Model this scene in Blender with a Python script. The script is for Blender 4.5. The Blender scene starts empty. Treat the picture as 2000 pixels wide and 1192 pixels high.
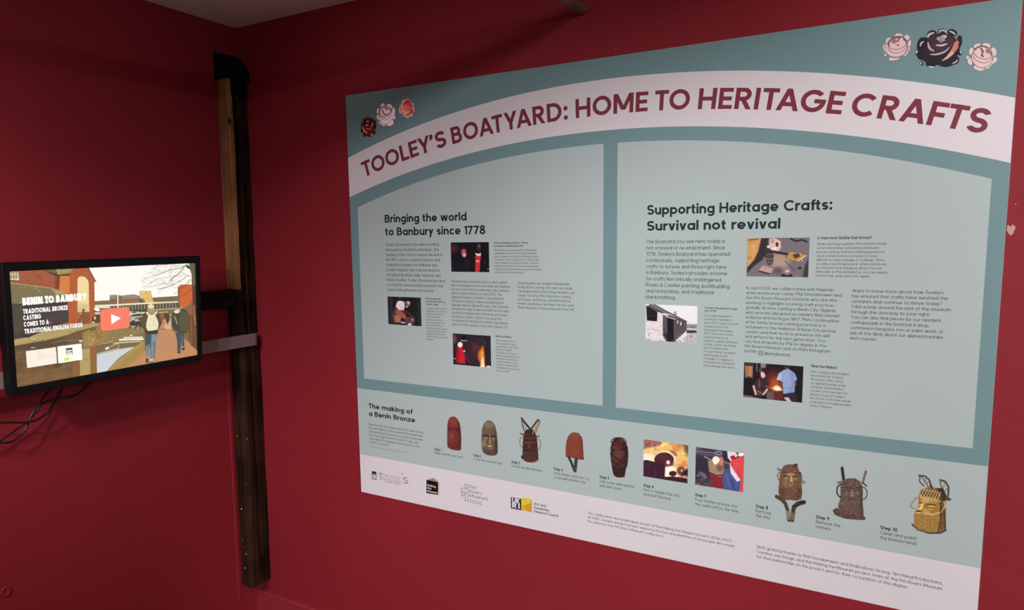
import bpy, math, random
import numpy as np
from mathutils import Matrix, Vector

scene = bpy.context.scene
COL = scene.collection
PI = math.pi

# ------------------------------------------------------------------ camera
# camera stands 1.57 m in front of the board wall; lens and tilt solved from the board's own edges
FOC, PX, PY = 1339.474, 1000.0, 628.0
M = ((0.87378858, 0.04796303, -0.48393498),
     (0.48615849, -0.11066126, 0.86683563),
     (-0.01197679, -0.99270017, -0.12001218))      # columns: image right, image down, forward (world axes)
CAM = Vector((0, 0, 1.6))
cd = bpy.data.cameras.new('camera')
cam = bpy.data.objects.new('camera', cd); COL.objects.link(cam)
cd.sensor_width = 36; cd.lens = FOC / 2000 * 36; cd.shift_y = 32 / 2000; cd.clip_start = 0.02
cam.matrix_world = Matrix(((M[0][0], -M[0][1], -M[0][2], CAM.x),
                           (M[1][0], -M[1][1], -M[1][2], CAM.y),
                           (M[2][0], -M[2][1], -M[2][2], CAM.z), (0, 0, 0, 1)))
scene.camera = cam

# ------------------------------------------------------------------ light and exposure
vs = scene.view_settings
vs.view_transform = 'Standard'; vs.look = 'None'; vs.gamma = 1; vs.use_curve_mapping = False; vs.exposure = 0
world = bpy.data.worlds.new('world'); scene.world = world; world.use_nodes = True
world.node_tree.nodes['Background'].inputs[0].default_value = (0.80, 0.96, 1.0, 1)
world.node_tree.nodes['Background'].inputs[1].default_value = 0.05

def spot(name, loc, target, power, angle, blend, radius, color):
    d = bpy.data.lights.new(name, 'SPOT'); d.energy = power; d.spot_size = math.radians(angle); d.spot_blend = blend
    d.shadow_soft_size = radius; d.color = color
    o = bpy.data.objects.new(name, d); COL.objects.link(o); o.location = loc
    o.rotation_euler = (Vector(target) - Vector(loc)).to_track_quat('-Z', 'Y').to_euler()
    return o
def aimed(name, loc, az, el, half, blend, power, radius, color):
    d = (math.cos(el) * math.cos(az), math.cos(el) * math.sin(az), math.sin(el))
    return spot(name, loc, [loc[k] + d[k] for k in range(3)], power, math.degrees(2 * half), blend, radius, color)
# ceiling track lamps behind and beside the viewer, plus added fill lights
aimed('track_lamp_right', (1.905, -1.051, 2.255), 2.082, -0.472, 0.51, 0.505, 378, 0.035, (1.0, 0.97, 0.945))
for k, yy in enumerate((-0.08, -0.45, -0.85)):
    aimed('track_lamp_and_fill_left', (-1.10, yy, 2.20), (2.95, 3.133, 3.013)[k], -1.054, 1.35, 0.771, (18, 22, 28)[k], 0.06, (1.0, 0.965, 0.95))
aimed('track_lamp_and_fill_left', (-0.90, -0.62, 2.20), math.atan2(1.37, -1.0), -0.47, 0.31, 1.0, 60, 0.05, (1.0, 0.965, 0.95))  # extra spot added to brighten the left wall
pl = bpy.data.lights.new('lamp_spill_fill', 'POINT'); pl.energy = 32; pl.shadow_soft_size = 0.03; pl.color = (0.93, 1.0, 1.0)  # added fill at the right lamp's place, stands in for its wide spill
po = bpy.data.objects.new('lamp_spill_fill', pl); COL.objects.link(po); po.location = (1.905, -1.051, 2.20)
aimed('track_lamp_middle', (-0.176, -1.226, 2.20), 1.872, -0.339, 0.406, 1.0, 106, 0.06, (0.96, 1.0, 1.0))

# ------------------------------------------------------------------ measuring helpers (metres from photograph)
D0 = 1.56891                       # y of the board's face
X0, Z0 = -1.42288, 2.01953         # board's top left corner
WY = D0 + 0.009                    # y of the wall face behind it
def ray(px, py):
    a, b = px - PX, py - PY
    return [M[i][0] * a + M[i][1] * b + M[i][2] * FOC for i in range(3)]
def at_y(px, py, y=D0):
    r = ray(px, py); t = y / r[1]; return (r[0] * t, CAM.z + r[2] * t)
def at_x(px, py, x):
    r = ray(px, py); t = x / r[0]; return (r[1] * t, CAM.z + r[2] * t)
def uv(px, py):
    x, z = at_y(px, py); return (x - X0, z - Z0)
def u_at(px, v):                   # u on the horizontal line v of the board that lies in image column px
    k = (px - PX) / FOC; z = Z0 + v - CAM.z
    # (r0.P) = k (r2.P)
    A = M[0][0] - k * M[0][2]; B = (M[1][0] - k * M[1][2]) * D0 + (M[2][0] - k * M[2][2]) * z
    return -B / A - X0

def lin(c):
    return tuple(((v / 255) / 12.92 if v / 255 <= 0.04045 else (((v / 255) + 0.055) / 1.055) ** 2.4) for v in c)

# ------------------------------------------------------------------ object helpers
def link(name, me, parent=None, mat=None):
    o = bpy.data.objects.new(name, me); COL.objects.link(o)
    if parent is not None: o.parent = parent
    if mat is not None and me is not None: me.materials.append(mat)
    return o
def mesh(name, verts, faces, smooth=False):
    me = bpy.data.meshes.new(name); me.from_pydata([tuple(v) for v in verts], [], faces); me.update()
    if smooth:
        for p in me.polygons: p.use_smooth = True
    return me
def tag(o, label=None, cat=None, group=None, kind=None):
    if label: o['label'] = label
    if cat: o['category'] = cat
    if group: o['group'] = group
    if kind: o['kind'] = kind
    return o
def empty(name, loc=(0, 0, 0)):
    o = bpy.data.objects.new(name, None); COL.objects.link(o); o.location = loc; o.empty_display_size = 0.05; return o
def box_vf(a, b):
    x0, y0, z0 = a; x1, y1, z1 = b
    v = [(x0, y0, z0), (x1, y0, z0), (x1, y1, z0), (x0, y1, z0), (x0, y0, z1), (x1, y0, z1), (x1, y1, z1), (x0, y1, z1)]
    f = [(0, 3, 2, 1), (4, 5, 6, 7), (0, 1, 5, 4), (1, 2, 6, 5), (2, 3, 7, 6), (3, 0, 4, 7)]
    return v, f
def box(name, a, b, mat, parent=None, bevel=0.0, seg=2):
    v, f = box_vf(a, b); me = mesh(name, v, f)
    o = link(name, me, parent, mat)
    if bevel:
        m = o.modifiers.new('bevel', 'BEVEL'); m.width = bevel; m.segments = seg; m.limit_method = 'ANGLE'
    return o
def prism(name, poly, axis, a, b, mat, parent=None, bevel=0.0):
    """poly in the two other axes, extruded from a to b along axis"""
    n = len(poly); vs_ = []
    for t in (a, b):
        for p in poly:
            q = list(p); q.insert(axis, t); vs_.append(tuple(q))
    f = [tuple(range(n)), tuple(range(2 * n - 1, n - 1, -1))] + [(i, n + i, n + (i + 1) % n, (i + 1) % n) for i in range(n)]
    me = mesh(name, vs_, f)
    import bmesh
    bm = bmesh.new(); bm.from_mesh(me); bmesh.ops.recalc_face_normals(bm, faces=bm.faces); bm.to_mesh(me); bm.free()
    o = link(name, me, parent, mat)
    if bevel:
        m = o.modifiers.new('bevel', 'BEVEL'); m.width = bevel; m.segments = 2; m.limit_method = 'ANGLE'
    return o
def tube_mesh(name, pts, r, n=10, sub=6):
    P = [Vector(p) for p in pts]; Q = []
    for i in range(len(P) - 1):
        p0 = P[max(i - 1, 0)]; p1 = P[i]; p2 = P[i + 1]; p3 = P[min(i + 2, len(P) - 1)]
        for k in range(sub):
            t = k / sub
            Q.append(0.5 * ((2 * p1) + (p2 - p0) * t + (2 * p0 - 5 * p1 + 4 * p2 - p3) * t * t + (3 * p1 - p0 - 3 * p2 + p3) * t ** 3))
    Q.append(P[-1]); V = []; Fc = []
    up = Vector((0.3, 0.9, 0.2)).normalized()
    for i, q in enumerate(Q):
        d = (Q[min(i + 1, len(Q) - 1)] - Q[max(i - 1, 0)]).normalized()
        a = d.cross(up).normalized(); b = d.cross(a)
        rr = r(i / (len(Q) - 1)) if callable(r) else r
        for k in range(n):
            t = 2 * PI * k / n; V.append(q + a * math.cos(t) * rr + b * math.sin(t) * rr)
    for i in range(len(Q) - 1):
        for k in range(n):
            Fc.append((i * n + k, i * n + (k + 1) % n, (i + 1) * n + (k + 1) % n, (i + 1) * n + k))
    Fc.append(tuple(range(n - 1, -1, -1))); Fc.append(tuple(range((len(Q) - 1) * n, len(Q) * n)))
    return mesh(name, V, Fc, True)

# ------------------------------------------------------------------ materials
def mat_new(name):
    m = bpy.data.materials.new(name); m.use_nodes = True
    return m, m.node_tree.nodes, m.node_tree.links, m.node_tree.nodes['Principled BSDF']
def m_plain(name, col, rough=0.5, spec=0.4, metal=0.0, bump=0.0, bscale=60, vary=0.0):
    m, N, L, b = mat_new(name)
    b.inputs['Base Color'].default_value = (*col, 1); b.inputs['Roughness'].default_value = rough
    b.inputs['Specular IOR Level'].default_value = spec; b.inputs['Metallic'].default_value = metal
    if bump or vary:
        tc = N.new('ShaderNodeTexCoord'); nz = N.new('ShaderNodeTexNoise'); nz.inputs['Scale'].default_value = bscale
        nz.inputs['Detail'].default_value = 5; L.new(tc.outputs['Object'], nz.inputs['Vector'])
        if bump:
            bp = N.new('ShaderNodeBump'); bp.inputs['Strength'].default_value = bump; bp.inputs['Distance'].default_value = 0.002
            L.new(nz.outputs['Fac'], bp.inputs['Height']); L.new(bp.outputs['Normal'], b.inputs['Normal'])
        if vary:
            cr = N.new('ShaderNodeMix'); cr.data_type = 'RGBA'
            cr.inputs['A'].default_value = (*[c * (1 - vary) for c in col], 1); cr.inputs['B'].default_value = (*[c * (1 + vary) for c in col], 1)
            L.new(nz.outputs['Fac'], cr.inputs['Factor']); L.new(cr.outputs['Result'], b.inputs['Base Color'])
    return m
def m_attr(name, rough=0.45, spec=0.35, emit=0.0):
    m, N, L, b = mat_new(name)
    a = N.new('ShaderNodeAttribute'); a.attribute_name = 'Col'
    if emit:
        b.inputs['Base Color'].default_value = (0.01, 0.01, 0.01, 1); b.inputs['Roughness'].default_value = 0.35
        L.new(a.outputs['Color'], b.inputs['Emission Color']); b.inputs['Emission Strength'].default_value = emit
    else:
        L.new(a.outputs['Color'], b.inputs['Base Color']); b.inputs['Roughness'].default_value = rough
    b.inputs['Specular IOR Level'].default_value = spec
    return m
def m_wall(name, col, bump=0.25):
    """emulsion over old plaster: roller stipple, slow undulation, faint patchiness"""
    m, N, L, b = mat_new(name)
    tc = N.new('ShaderNodeTexCoord')
    n1 = N.new('ShaderNodeTexNoise'); n1.inputs['Scale'].default_value = 2.2; n1.inputs['Detail'].default_value = 4
    n2 = N.new('ShaderNodeTexNoise'); n2.inputs['Scale'].default_value = 160; n2.inputs['Detail'].default_value = 3
    n3 = N.new('ShaderNodeTexNoise'); n3.inputs['Scale'].default_value = 9; n3.inputs['Detail'].default_value = 6
    for n in (n1, n2, n3): L.new(tc.outputs['Object'], n.inputs['Vector'])
    mx = N.new('ShaderNodeMix'); mx.data_type = 'RGBA'
    mx.inputs['A'].default_value = (*[c * 0.86 for c in col], 1); mx.inputs['B'].default_value = (*[c * 1.14 for c in col], 1)
    L.new(n1.outputs['Fac'], mx.inputs['Factor']); L.new(mx.outputs['Result'], b.inputs['Base Color'])
    b1 = N.new('ShaderNodeBump'); b1.inputs['Strength'].default_value = bump; b1.inputs['Distance'].default_value = 0.0012
    b2 = N.new('ShaderNodeBump'); b2.inputs['Strength'].default_value = bump * 0.8; b2.inputs['Distance'].default_value = 0.012
    L.new(n2.outputs['Fac'], b1.inputs['Height']); L.new(n3.outputs['Fac'], b2.inputs['Height'])
    L.new(b1.outputs['Normal'], b2.inputs['Normal']); L.new(b2.outputs['Normal'], b.inputs['Normal'])
    b.inputs['Roughness'].default_value = 0.62; b.inputs['Specular IOR Level'].default_value = 0.28
    return m
def m_wood(name, c1, c2, axis='Z', rough=0.55, spec=0.3):
    m, N, L, b = mat_new(name)
    tc = N.new('ShaderNodeTexCoord'); mp = N.new('ShaderNodeMapping')
    s = {'X': (1.5, 38, 38), 'Y': (38, 1.5, 38), 'Z': (38, 38, 1.5)}[axis]
    mp.inputs['Scale'].default_value = s; L.new(tc.outputs['Object'], mp.inputs['Vector'])
    n1 = N.new('ShaderNodeTexNoise'); n1.inputs['Scale'].default_value = 1.6; n1.inputs['Detail'].default_value = 7; n1.inputs['Distortion'].default_value = 0.6
    n2 = N.new('ShaderNodeTexNoise'); n2.inputs['Scale'].default_value = 7; n2.inputs['Detail'].default_value = 4
    L.new(mp.outputs['Vector'], n1.inputs['Vector']); L.new(tc.outputs['Object'], n2.inputs['Vector'])
    ad = N.new('ShaderNodeMath'); ad.operation = 'MULTIPLY'; L.new(n1.outputs['Fac'], ad.inputs[0]); L.new(n2.outputs['Fac'], ad.inputs[1])
    cr = N.new('ShaderNodeValToRGB'); cr.color_ramp.elements[0].position = 0.12; cr.color_ramp.elements[1].position = 0.36
    cr.color_ramp.elements[0].color = (*c1, 1); cr.color_ramp.elements[1].color = (*c2, 1)
    L.new(ad.outputs[0], cr.inputs['Fac']); L.new(cr.outputs['Color'], b.inputs['Base Color'])
    bp = N.new('ShaderNodeBump'); bp.inputs['Strength'].default_value = 0.5; bp.inputs['Distance'].default_value = 0.003
    L.new(n1.outputs['Fac'], bp.inputs['Height']); L.new(bp.outputs['Normal'], b.inputs['Normal'])
    b.inputs['Roughness'].default_value = rough; b.inputs['Specular IOR Level'].default_value = spec
    return m

RED = (0.285, 0.0165, 0.0265)
MAT_RED = m_wall('red_emulsion', RED)
MAT_REDTRIM = m_plain('red_gloss_woodwork', (0.33, 0.030, 0.042), 0.42, 0.45, bump=0.2, bscale=40, vary=0.08)
MAT_CEIL = m_wall('ceiling_paint', (0.93, 0.90, 0.83), 0.15)
MAT_FLOOR = m_wood('floor_boards', (0.09, 0.07, 0.06), (0.22, 0.17, 0.14), 'X')
MAT_PRINT = m_attr('printed_board_face', 0.5, 0.3)
MAT_EDGE = m_plain('board_edge', (0.30, 0.33, 0.33), 0.6)
MAT_SCREEN = m_attr('lit_screen', emit=1.0)
MAT_BEZEL = m_plain('black_plastic_bezel', (0.0035, 0.0035, 0.004), 0.5, 0.25, bump=0.05, bscale=300)
MAT_CABLE = m_plain('black_cable_rubber', (0.008, 0.006, 0.006), 0.35, 0.5)
MAT_BROWN = m_wood('brown_bare_timber', (0.15, 0.062, 0.026), (0.44, 0.20, 0.085))
MAT_DARK = m_wood('blackened_timber', (0.005, 0.002, 0.0015), (0.050, 0.021, 0.012), 'Z', 0.7, 0.08)
MAT_DARKY = m_wood('blackened_rail_timber', (0.006, 0.004, 0.004), (0.026, 0.012, 0.012), 'Y', 0.7, 0.08)
MAT_POLE = m_wood('rough_pole_timber', (0.05, 0.022, 0.018), (0.34, 0.16, 0.13), 'Y')
MAT_BLACK = m_plain('matt_black_iron', (0.0035, 0.003, 0.003), 0.7, 0.2, bump=0.4, bscale=80)
MAT_TRUNK = m_plain('pale_plastic_trunking', (0.27, 0.185, 0.19), 0.5, 0.3)
MAT_FLECK = m_plain('pale_paint_fleck', (0.85, 0.74, 0.70), 0.7, vary=0.1, bscale=200)
MAT_CHIP = m_plain('bare_pink_plaster', (0.62, 0.35, 0.34), 0.8, vary=0.15, bscale=90)
MAT_METAL = m_plain('dull_screw_metal', (0.35, 0.27, 0.2), 0.35, 0.5, 1.0)

# print inks (reflectance)
WHITE = (0.845, 0.780, 0.830)
TEAL = (0.200, 0.330, 0.352)
PALE = (0.505, 0.595, 0.600)
MAROON = (0.235, 0.036, 0.058)
INK = (0.012, 0.026, 0.028)
BODY = (0.030, 0.045, 0.047)
GREYINK = (0.055, 0.060, 0.066)

# ------------------------------------------------------------------ the room
CT, CB, ZT, ZB = (-1.8835, -1.9175, 2.2795, 0.0)      # wall corner x at the ceiling and at the floor (old wall, out of plumb)
def slab(name, quad, depth, mat):
    """quad of 4 points, thickened by the vector depth"""
    q = [Vector(p) for p in quad]; d = Vector(depth); v = q + [p + d for p in q]
    f = [(0, 1, 2, 3), (7, 6, 5, 4)] + [(i, i + 4, (i + 1) % 4 + 4, (i + 1) % 4) for i in range(4)]
    me = mesh(name, v, f)
    import bmesh
    bm = bmesh.new(); bm.from_mesh(me); bmesh.ops.recalc_face_normals(bm, faces=bm.faces); bm.to_mesh(me); bm.free()
    return tag(link(name, me, None, mat), kind='structure')
slab('wall_right', [(CT - 0.3, WY, ZT + 0.1), (2.6, WY, ZT + 0.1), (2.6, WY, 0), (CB - 0.3, WY, 0)], (0, 0.15, 0), MAT_RED)
wall_left = slab('wall_left', [(CT, WY, ZT), (CT, -2.2, ZT), (CB, -2.2, 0), (CB, WY, 0)], (-0.15, 0, 0), MAT_RED)
slab('ceiling', [(CT - 0.3, WY, ZT), (2.6, WY, ZT), (2.6, -2.2, ZT), (CT - 0.3, -2.2, ZT)], (0, 0, 0.1), MAT_CEIL)
slab('floor', [(CB - 0.3, WY, 0), (2.6, WY, 0), (2.6, -2.2, 0), (CB - 0.3, -2.2, 0)], (0, 0, -0.1), MAT_FLOOR)
def xl(z): return CB + (CT - CB) * z / ZT             # face of the left wall at height z

# low painted board along the foot of the wall under the display, with a rounded ledge and a cut end
tx, tz = at_y(501.5, 1152, D0 - 0.012)
prism('trim_1', [(WY, 0.0), (D0 - 0.014, 0.0), (D0 - 0.014, tz - 0.003), (D0 - 0.011, tz), (WY, tz + 0.001)], 0, tx, 2.5, MAT_REDTRIM, None, 0.0015)
tag(bpy.data.objects['trim_1'], kind='structure')
bpy.data.objects['trim_1'].data.update()

def pwall(px, py, off=0.0):                            # point on the left wall's face
    x = -1.89
    for _ in range(4):
        y, z = at_x(px, py, x); x = xl(z) + off
    return (x, y, z)
# ------------------------------------------------------------------ lettering: a monoline geometric alphabet built from strokes
CAPH, XH, DS = 0.70, 0.50, -0.20
def gl(ch, w):
    """width and strokes of a letter for stroke weight w; strokes: V x y0 y1 / H y x0 x1 / G diagonal / A arc / O dot / L line"""
    h = w / 2; C = CAPH; X = XH; D = DS
    def ring(W, y0, y1): return ('A', W / 2, (y0 + y1) / 2, W / 2 - h, (y1 - y0) / 2 - h, 0, 360)
    def bowl(x0, y0, y1, x1):                          # D-like bowl, flat to the left
        r = (y1 - y0) / 2 - h; cx = x1 - h - r
        return [('H', y1 - h, x0, cx), ('H', y0 + h, x0, cx), ('A', cx, (y0 + y1) / 2, r, r, -90, 90)]
    def hh(dx, dy): return h * math.sqrt(1 + (dx / dy) ** 2)
    def dg(xa, ya, xb, yb): return ('G', xa, ya, xb, yb)
    U = {
     'a': lambda: (.50, [ring(.50, 0, X), ('V', .5 - h, 0, X)]),
     'b': lambda: (.50, [ring(.50, 0, X), ('V', h, 0, C)]),
     'c': lambda: (.44, [('A', .25, X/2, .25-h, X/2-h, 42, 318)]),
     'd': lambda: (.50, [ring(.50, 0, X), ('V', .5 - h, 0, C)]),
     'e': lambda: (.50, [('A', .25, X/2, .25-h, X/2-h, 0, 320), ('H', X/2-h*.2, h, .5-h*.2)]),
     'f': lambda: (.28, [('V', .13, 0, C-.13), ('A', .13+.13, C-.13, .13, .13-h, 85, 180), ('H', X-h, 0, .28)]),
     'g': lambda: (.50, [ring(.50, 0, X), ('V', .5 - h, 0, X), ('A', .25, 0, .25-h, .21-h, -150, 0)]),
     'h': lambda: (.45, [('V', h, 0, C), ('A', .225, X-.225, .225-h, .225-h, 0, 180), ('V', .45-h, 0, X-.225)]),
     'i': lambda: (w, [('V', h, 0, X), ('O', h, .635, .62*w)]),
     'j': lambda: (.13+h, [('V', .13, -.07, X), ('A', .04, -.07, .09, .13-h, -90, 0), ('O', .13, .635, .62*w)]),
     'k': lambda: (.43, [('V', h, 0, C), dg(.10, .20, .40-h, X), dg(.43-h*1.2, 0, .17, .30)]),
     'l': lambda: (w, [('V', h, 0, C)]),
     'm': lambda: (.74, [('V', h, 0, X), ('A', .185+h/2, X-.2, .185-h/2, .2-h, 0, 180), ('V', .37, 0, X-.2), ('A', .555-h/2, X-.2, .185-h/2, .2-h, 0, 180), ('V', .74-h, 0, X-.2)]),
     'n': lambda: (.45, [('V', h, 0, X), ('A', .225, X-.225, .225-h, .225-h, 0, 180), ('V', .45-h, 0, X-.225)]),
     'o': lambda: (.50, [ring(.50, 0, X)]),
     'p': lambda: (.50, [ring(.50, 0, X), ('V', h, D, X)]),
     'q': lambda: (.50, [ring(.50, 0, X), ('V', .5 - h, D, X)]),
     'r': lambda: (.28, [('V', h, 0, X), ('A', h+.2, X-.24, .2, .24-h, 80, 180)]),
     's': lambda: (.37, [('A', .185, X*.75-h/2, .185-h, (X/2-h)/2, 25, 270), ('A', .185, X*.25+h/2, .185-h, (X/2-h)/2, -155, 90)]),
     't': lambda: (.29, [('V', .12, .13, .64), ('H', X-h, 0, .27), ('A', .24, .13, .12, .13-h, 180, 280)]),
     'u': lambda: (.45, [('V', h, .225, X), ('A', .225, .225, .225-h, .225-h, 180, 360), ('V', .45-h, 0, X)]),
     'v': lambda: (.44, [dg(.22, 0, hh(.2, X), X), dg(.22, 0, .44-hh(.2, X), X)]),
     'w': lambda: (.68, [dg(.19, 0, hh(.15, X), X), dg(.19, 0, .34, X), dg(.49, 0, .34, X), dg(.49, 0, .68-hh(.15, X), X)]),
     'x': lambda: (.42, [dg(hh(.3, X), 0, .42-hh(.3, X), X), dg(.42-hh(.3, X), 0, hh(.3, X), X)]),
     'y': lambda: (.44, [dg(.11, D, .44-hh(.2, X), X), dg(.22, .03, hh(.2, X), X)]),
     'z': lambda: (.40, [('H', X-h, 0, .4), ('H', h, 0, .4), dg(h*1.6, h, .4-h*1.6, X-h)]),
     'A': lambda: (.66, [dg(hh(.33, C), 0, .33, C), dg(.66-hh(.33, C), 0, .33, C), ('H', .21, .13, .53)]),
     'B': lambda: (.50, [('V', h, 0, C)] + bowl(h, .37-h, C, .46) + bowl(h, 0, .37+h, .50)),
     'C': lambda: (.66, [('A', .35, C/2, .35-h, C/2-h, 43, 317)]),
     'D': lambda: (.60, [('V', h, 0, C)] + bowl(h, 0, C, .60)),
     'E': lambda: (.43, [('V', h, 0, C), ('H', C-h, h, .43), ('H', h, h, .43), ('H', C/2, h, .40)]),
     'F': lambda: (.42, [('V', h, 0, C), ('H', C-h, h, .42), ('H', C/2-.02, h, .38)]),
     'G': lambda: (.68, [('A', .35, C/2, .35-h, C/2-h, 43, 360), ('H', C/2, .38, .7)]),
     'H': lambda: (.57, [('V', h, 0, C), ('V', .57-h, 0, C), ('H', C/2, h, .57-h)]),
     'I': lambda: (w, [('V', h, 0, C)]),
     'J': lambda: (.36, [('V', .36-h, .17, C), ('A', .18, .17, .18-h, .17-h, -170, 0)]),
     'K': lambda: (.54, [('V', h, 0, C), dg(.10, .24, .52-h, C), dg(.54-h*1.2, 0, .22, .40)]),
     'L': lambda: (.40, [('V', h, 0, C), ('H', h, h, .40)]),
     'M': lambda: (.72, [('V', h, 0, C), ('V', .72-h, 0, C), dg(.36, .12, h*1.2, C), dg(.36, .12, .72-h*1.2, C)]),
     'N': lambda: (.60, [('V', h, 0, C), ('V', .60-h, 0, C), dg(.60-h*1.3, 0, h*1.3, C)]),
     'O': lambda: (.70, [ring(.70, 0, C)]),
     'P': lambda: (.48, [('V', h, 0, C)] + bowl(h, .26, C, .48)),
     'Q': lambda: (.70, [ring(.70, 0, C), dg(.68-h, -.01, .44, .24)]),
     'R': lambda: (.52, [('V', h, 0, C)] + bowl(h, .27, C, .48) + [dg(.52-h*1.2, 0, .26, .29)]),
     'S': lambda: (.50, [('A', .25, C*.75-h/2, .25-h*1.1, (C/2-h)/2, 22, 270), ('A', .25, C*.25+h/2, .25-h, (C/2-h)/2, -158, 90)]),
     'T': lambda: (.48, [('V', .24, 0, C), ('H', C-h, 0, .48)]),
     'U': lambda: (.56, [('V', h, .28, C), ('A', .28, .28, .28-h, .28-h, 180, 360), ('V', .56-h, .28, C)]),
     'V': lambda: (.64, [dg(.32, 0, hh(.3, C), C), dg(.32, 0, .64-hh(.3, C), C)]),
     'W': lambda: (.92, [dg(.25, 0, hh(.22, C), C), dg(.25, 0, .46, C), dg(.67, 0, .46, C), dg(.67, 0, .92-hh(.22, C), C)]),
     'X': lambda: (.58, [dg(hh(.45, C), 0, .58-hh(.45, C), C), dg(.58-hh(.45, C), 0, hh(.45, C), C)]),
     'Y': lambda: (.58, [('V', .29, 0, .30), dg(.29, .27, hh(.27, .42), C), dg(.29, .27, .58-hh(.27, .42), C)]),
     'Z': lambda: (.52, [('H', C-h, 0, .52), ('H', h, 0, .52), dg(h*1.7, h, .52-h*1.7, C-h)]),
     '0': lambda: (.52, [ring(.52, 0, C)]),
     '1': lambda: (.26, [('V', .26-h, 0, C), dg(.05, C-.16, .22, C-.01)]),
     '2': lambda: (.46, [('A', .23, C-.22, .22-h, .22-h, -35, 170), ('H', h, 0, .46), dg(h*1.8, h*.6, .40-h*.6, C-.33)]),
     '3': lambda: (.44, [('A', .21, .54-h/2+.005, .18-h*.5, .16-h/2, -90, 160), ('A', .21, .195, .225-h, .195-h+.01, -160, 90)]),
     '4': lambda: (.52, [('V', .40, 0, .42), ('H', .18, .02, .52), dg(h*1.6, .18, .32, C)]),
     '5': lambda: (.46, [('H', C-h, .08, .43), dg(.09, .36, .13, C), ('A', .22, .22, .235-h, .22-h, -155, 140)]),
     '6': lambda: (.50, [('A', .25, .24, .25-h, .24-h, 0, 360), dg(.10, .33, .31, C)]),
     '7': lambda: (.46, [('H', C-h, 0, .46), dg(.14, 0, .46-h*1.2, C-h)]),
     '8': lambda: (.48, [('A', .24, .54, .19-h*.6, .16-h*.6, 0, 360), ('A', .24, .20, .24-h, .20-h*.8, 0, 360)]),
     '9': lambda: (.50, [('A', .25, C-.24, .25-h, .24-h, 0, 360), dg(.19, 0, .40, C-.33)]),
     '.': lambda: (w*1.2, [('O', .6*w, .6*w, .62*w)]),
     ',': lambda: (w*1.2, [dg(.2*w, -.10, .8*w, .07)]),
     ':': lambda: (w*1.2, [('O', .6*w, .6*w, .62*w), ('O', .6*w, .43, .62*w)]),
     ';': lambda: (w*1.2, [dg(.2*w, -.10, .8*w, .07), ('O', .6*w, .43, .62*w)]),
     "'": lambda: (w*1.1, [dg(.3*w, C-.20, .62*w, C)]),
     '\u2019': lambda: (w*1.2, [('O', .6*w, C-.6*w, .58*w), dg(.35*w, C-.24, .75*w, C-.6*w)]),
     '"': lambda: (.2, [('V', .05, C-.2, C), ('V', .16, C-.2, C)]),
     '!': lambda: (w, [('V', h, .2, C), ('O', h, .6*w, .6*w)]),
     '?': lambda: (.40, [('A', .19, C-.19, .19-h, .19-h, -60, 170), ('V', .21, .16, .36), ('O', .21, .6*w, .6*w)]),
     '(': lambda: (.18, [('A', .34, .26, .34-h, .46, 128, 232)]),
     ')': lambda: (.18, [('A', -.16, .26, .34-h, .46, -52, 52)]),
     '-': lambda: (.26, [('H', .25, 0, .26)]),
     '\u2013': lambda: (.36, [('H', .25, 0, .36)]),
     '&': lambda: (.56, [('A', .25, .54, .14, .16-h, -60, 230), ('A', .23, .19, .23-h, .19-h, 110, 330), dg(.54-h, 0, .16, .46), dg(.40, .12, .52, .30)]),
     '@': lambda: (.72, [('A', .36, .28, .36-h, .36-h, -50, 300), ('A', .36, .28, .16-h*.6, .16-h*.6, 0, 360), ('V', .52, .14, .44), ('A', .60, .22, .09, .1, 180, 330)]),
     '/': lambda: (.34, [dg(.04, 0, .30, C)]),
     '\u1ecd': lambda: (.50, [ring(.50, 0, X), ('O', .25, -.10, .6*w)]),
     '\u00e1': lambda: (.50, [ring(.50, 0, X), ('V', .5 - h, 0, X), dg(.22, .56, .32, .68)]),
     '\u1ecc': lambda: (.70, [ring(.70, 0, C), ('O', .35, -.10, .6*w)]),
    }
    if ch == ' ': return .22, []
    if ch not in U: return .3, []
    return U[ch]()
_gc = {}
def glyph_polys(ch, w, q):
    k = (ch, round(w, 4), q)
    if k in _gc: return _gc[k]
    W, pr = gl(ch, w); h = w / 2; out = []; idx = []
    for pi, p in enumerate(pr):
        t = p[0]; n_before = len(out)
        if t == 'V': _, x, a, b = p; out.append([(x-h, a), (x+h, a), (x+h, b), (x-h, b)])
        elif t == 'H': _, y, a, b = p; hv = h * .94; out.append([(a, y-hv), (b, y-hv), (b, y+hv), (a, y+hv)])
        elif t == 'G':
            _, xa, ya, xb, yb = p; e = h * math.sqrt(1 + ((xb-xa)/(yb-ya))**2)
            out.append([(xa-e, ya), (xa+e, ya), (xb+e, yb), (xb-e, yb)])
        elif t == 'O':
            _, x, y, r = p; n = 6 if q < 2 else 14
            out.append([(x + r*math.cos(2*PI*i/n), y + r*math.sin(2*PI*i/n)) for i in range(n)])
        elif t == 'A':
            _, cx, cy, rx, ry, a0, a1 = p; step = {0: 45, 1: 26, 2: 9}[q]
            n = max(2, int(abs(a1-a0)/step + .5)); pr_ = None
            for i in range(n+1):
                a = math.radians(a0 + (a1-a0)*i/n); c, s = math.cos(a), math.sin(a)
                cur = ((cx+(rx-h)*c, cy+(ry-h)*s), (cx+(rx+h)*c, cy+(ry+h)*s))
                if pr_: out.append([pr_[0], pr_[1], cur[1], cur[0]])
                pr_ = cur
        idx += [pi % 9] * (len(out) - n_before)
    _gc[k] = (W, list(zip(idx, out))); return _gc[k]
KERN = dict(TY=.02, YA=.13, AT=.12, AY=.13, TA=.12, OA=.04, LE=.02, EY=.05, RA=.02, FT=.06, TS=.03, TO=.05, OO=.02, AF=.02, AR=.02, AG=.05, LO=.02)
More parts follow.
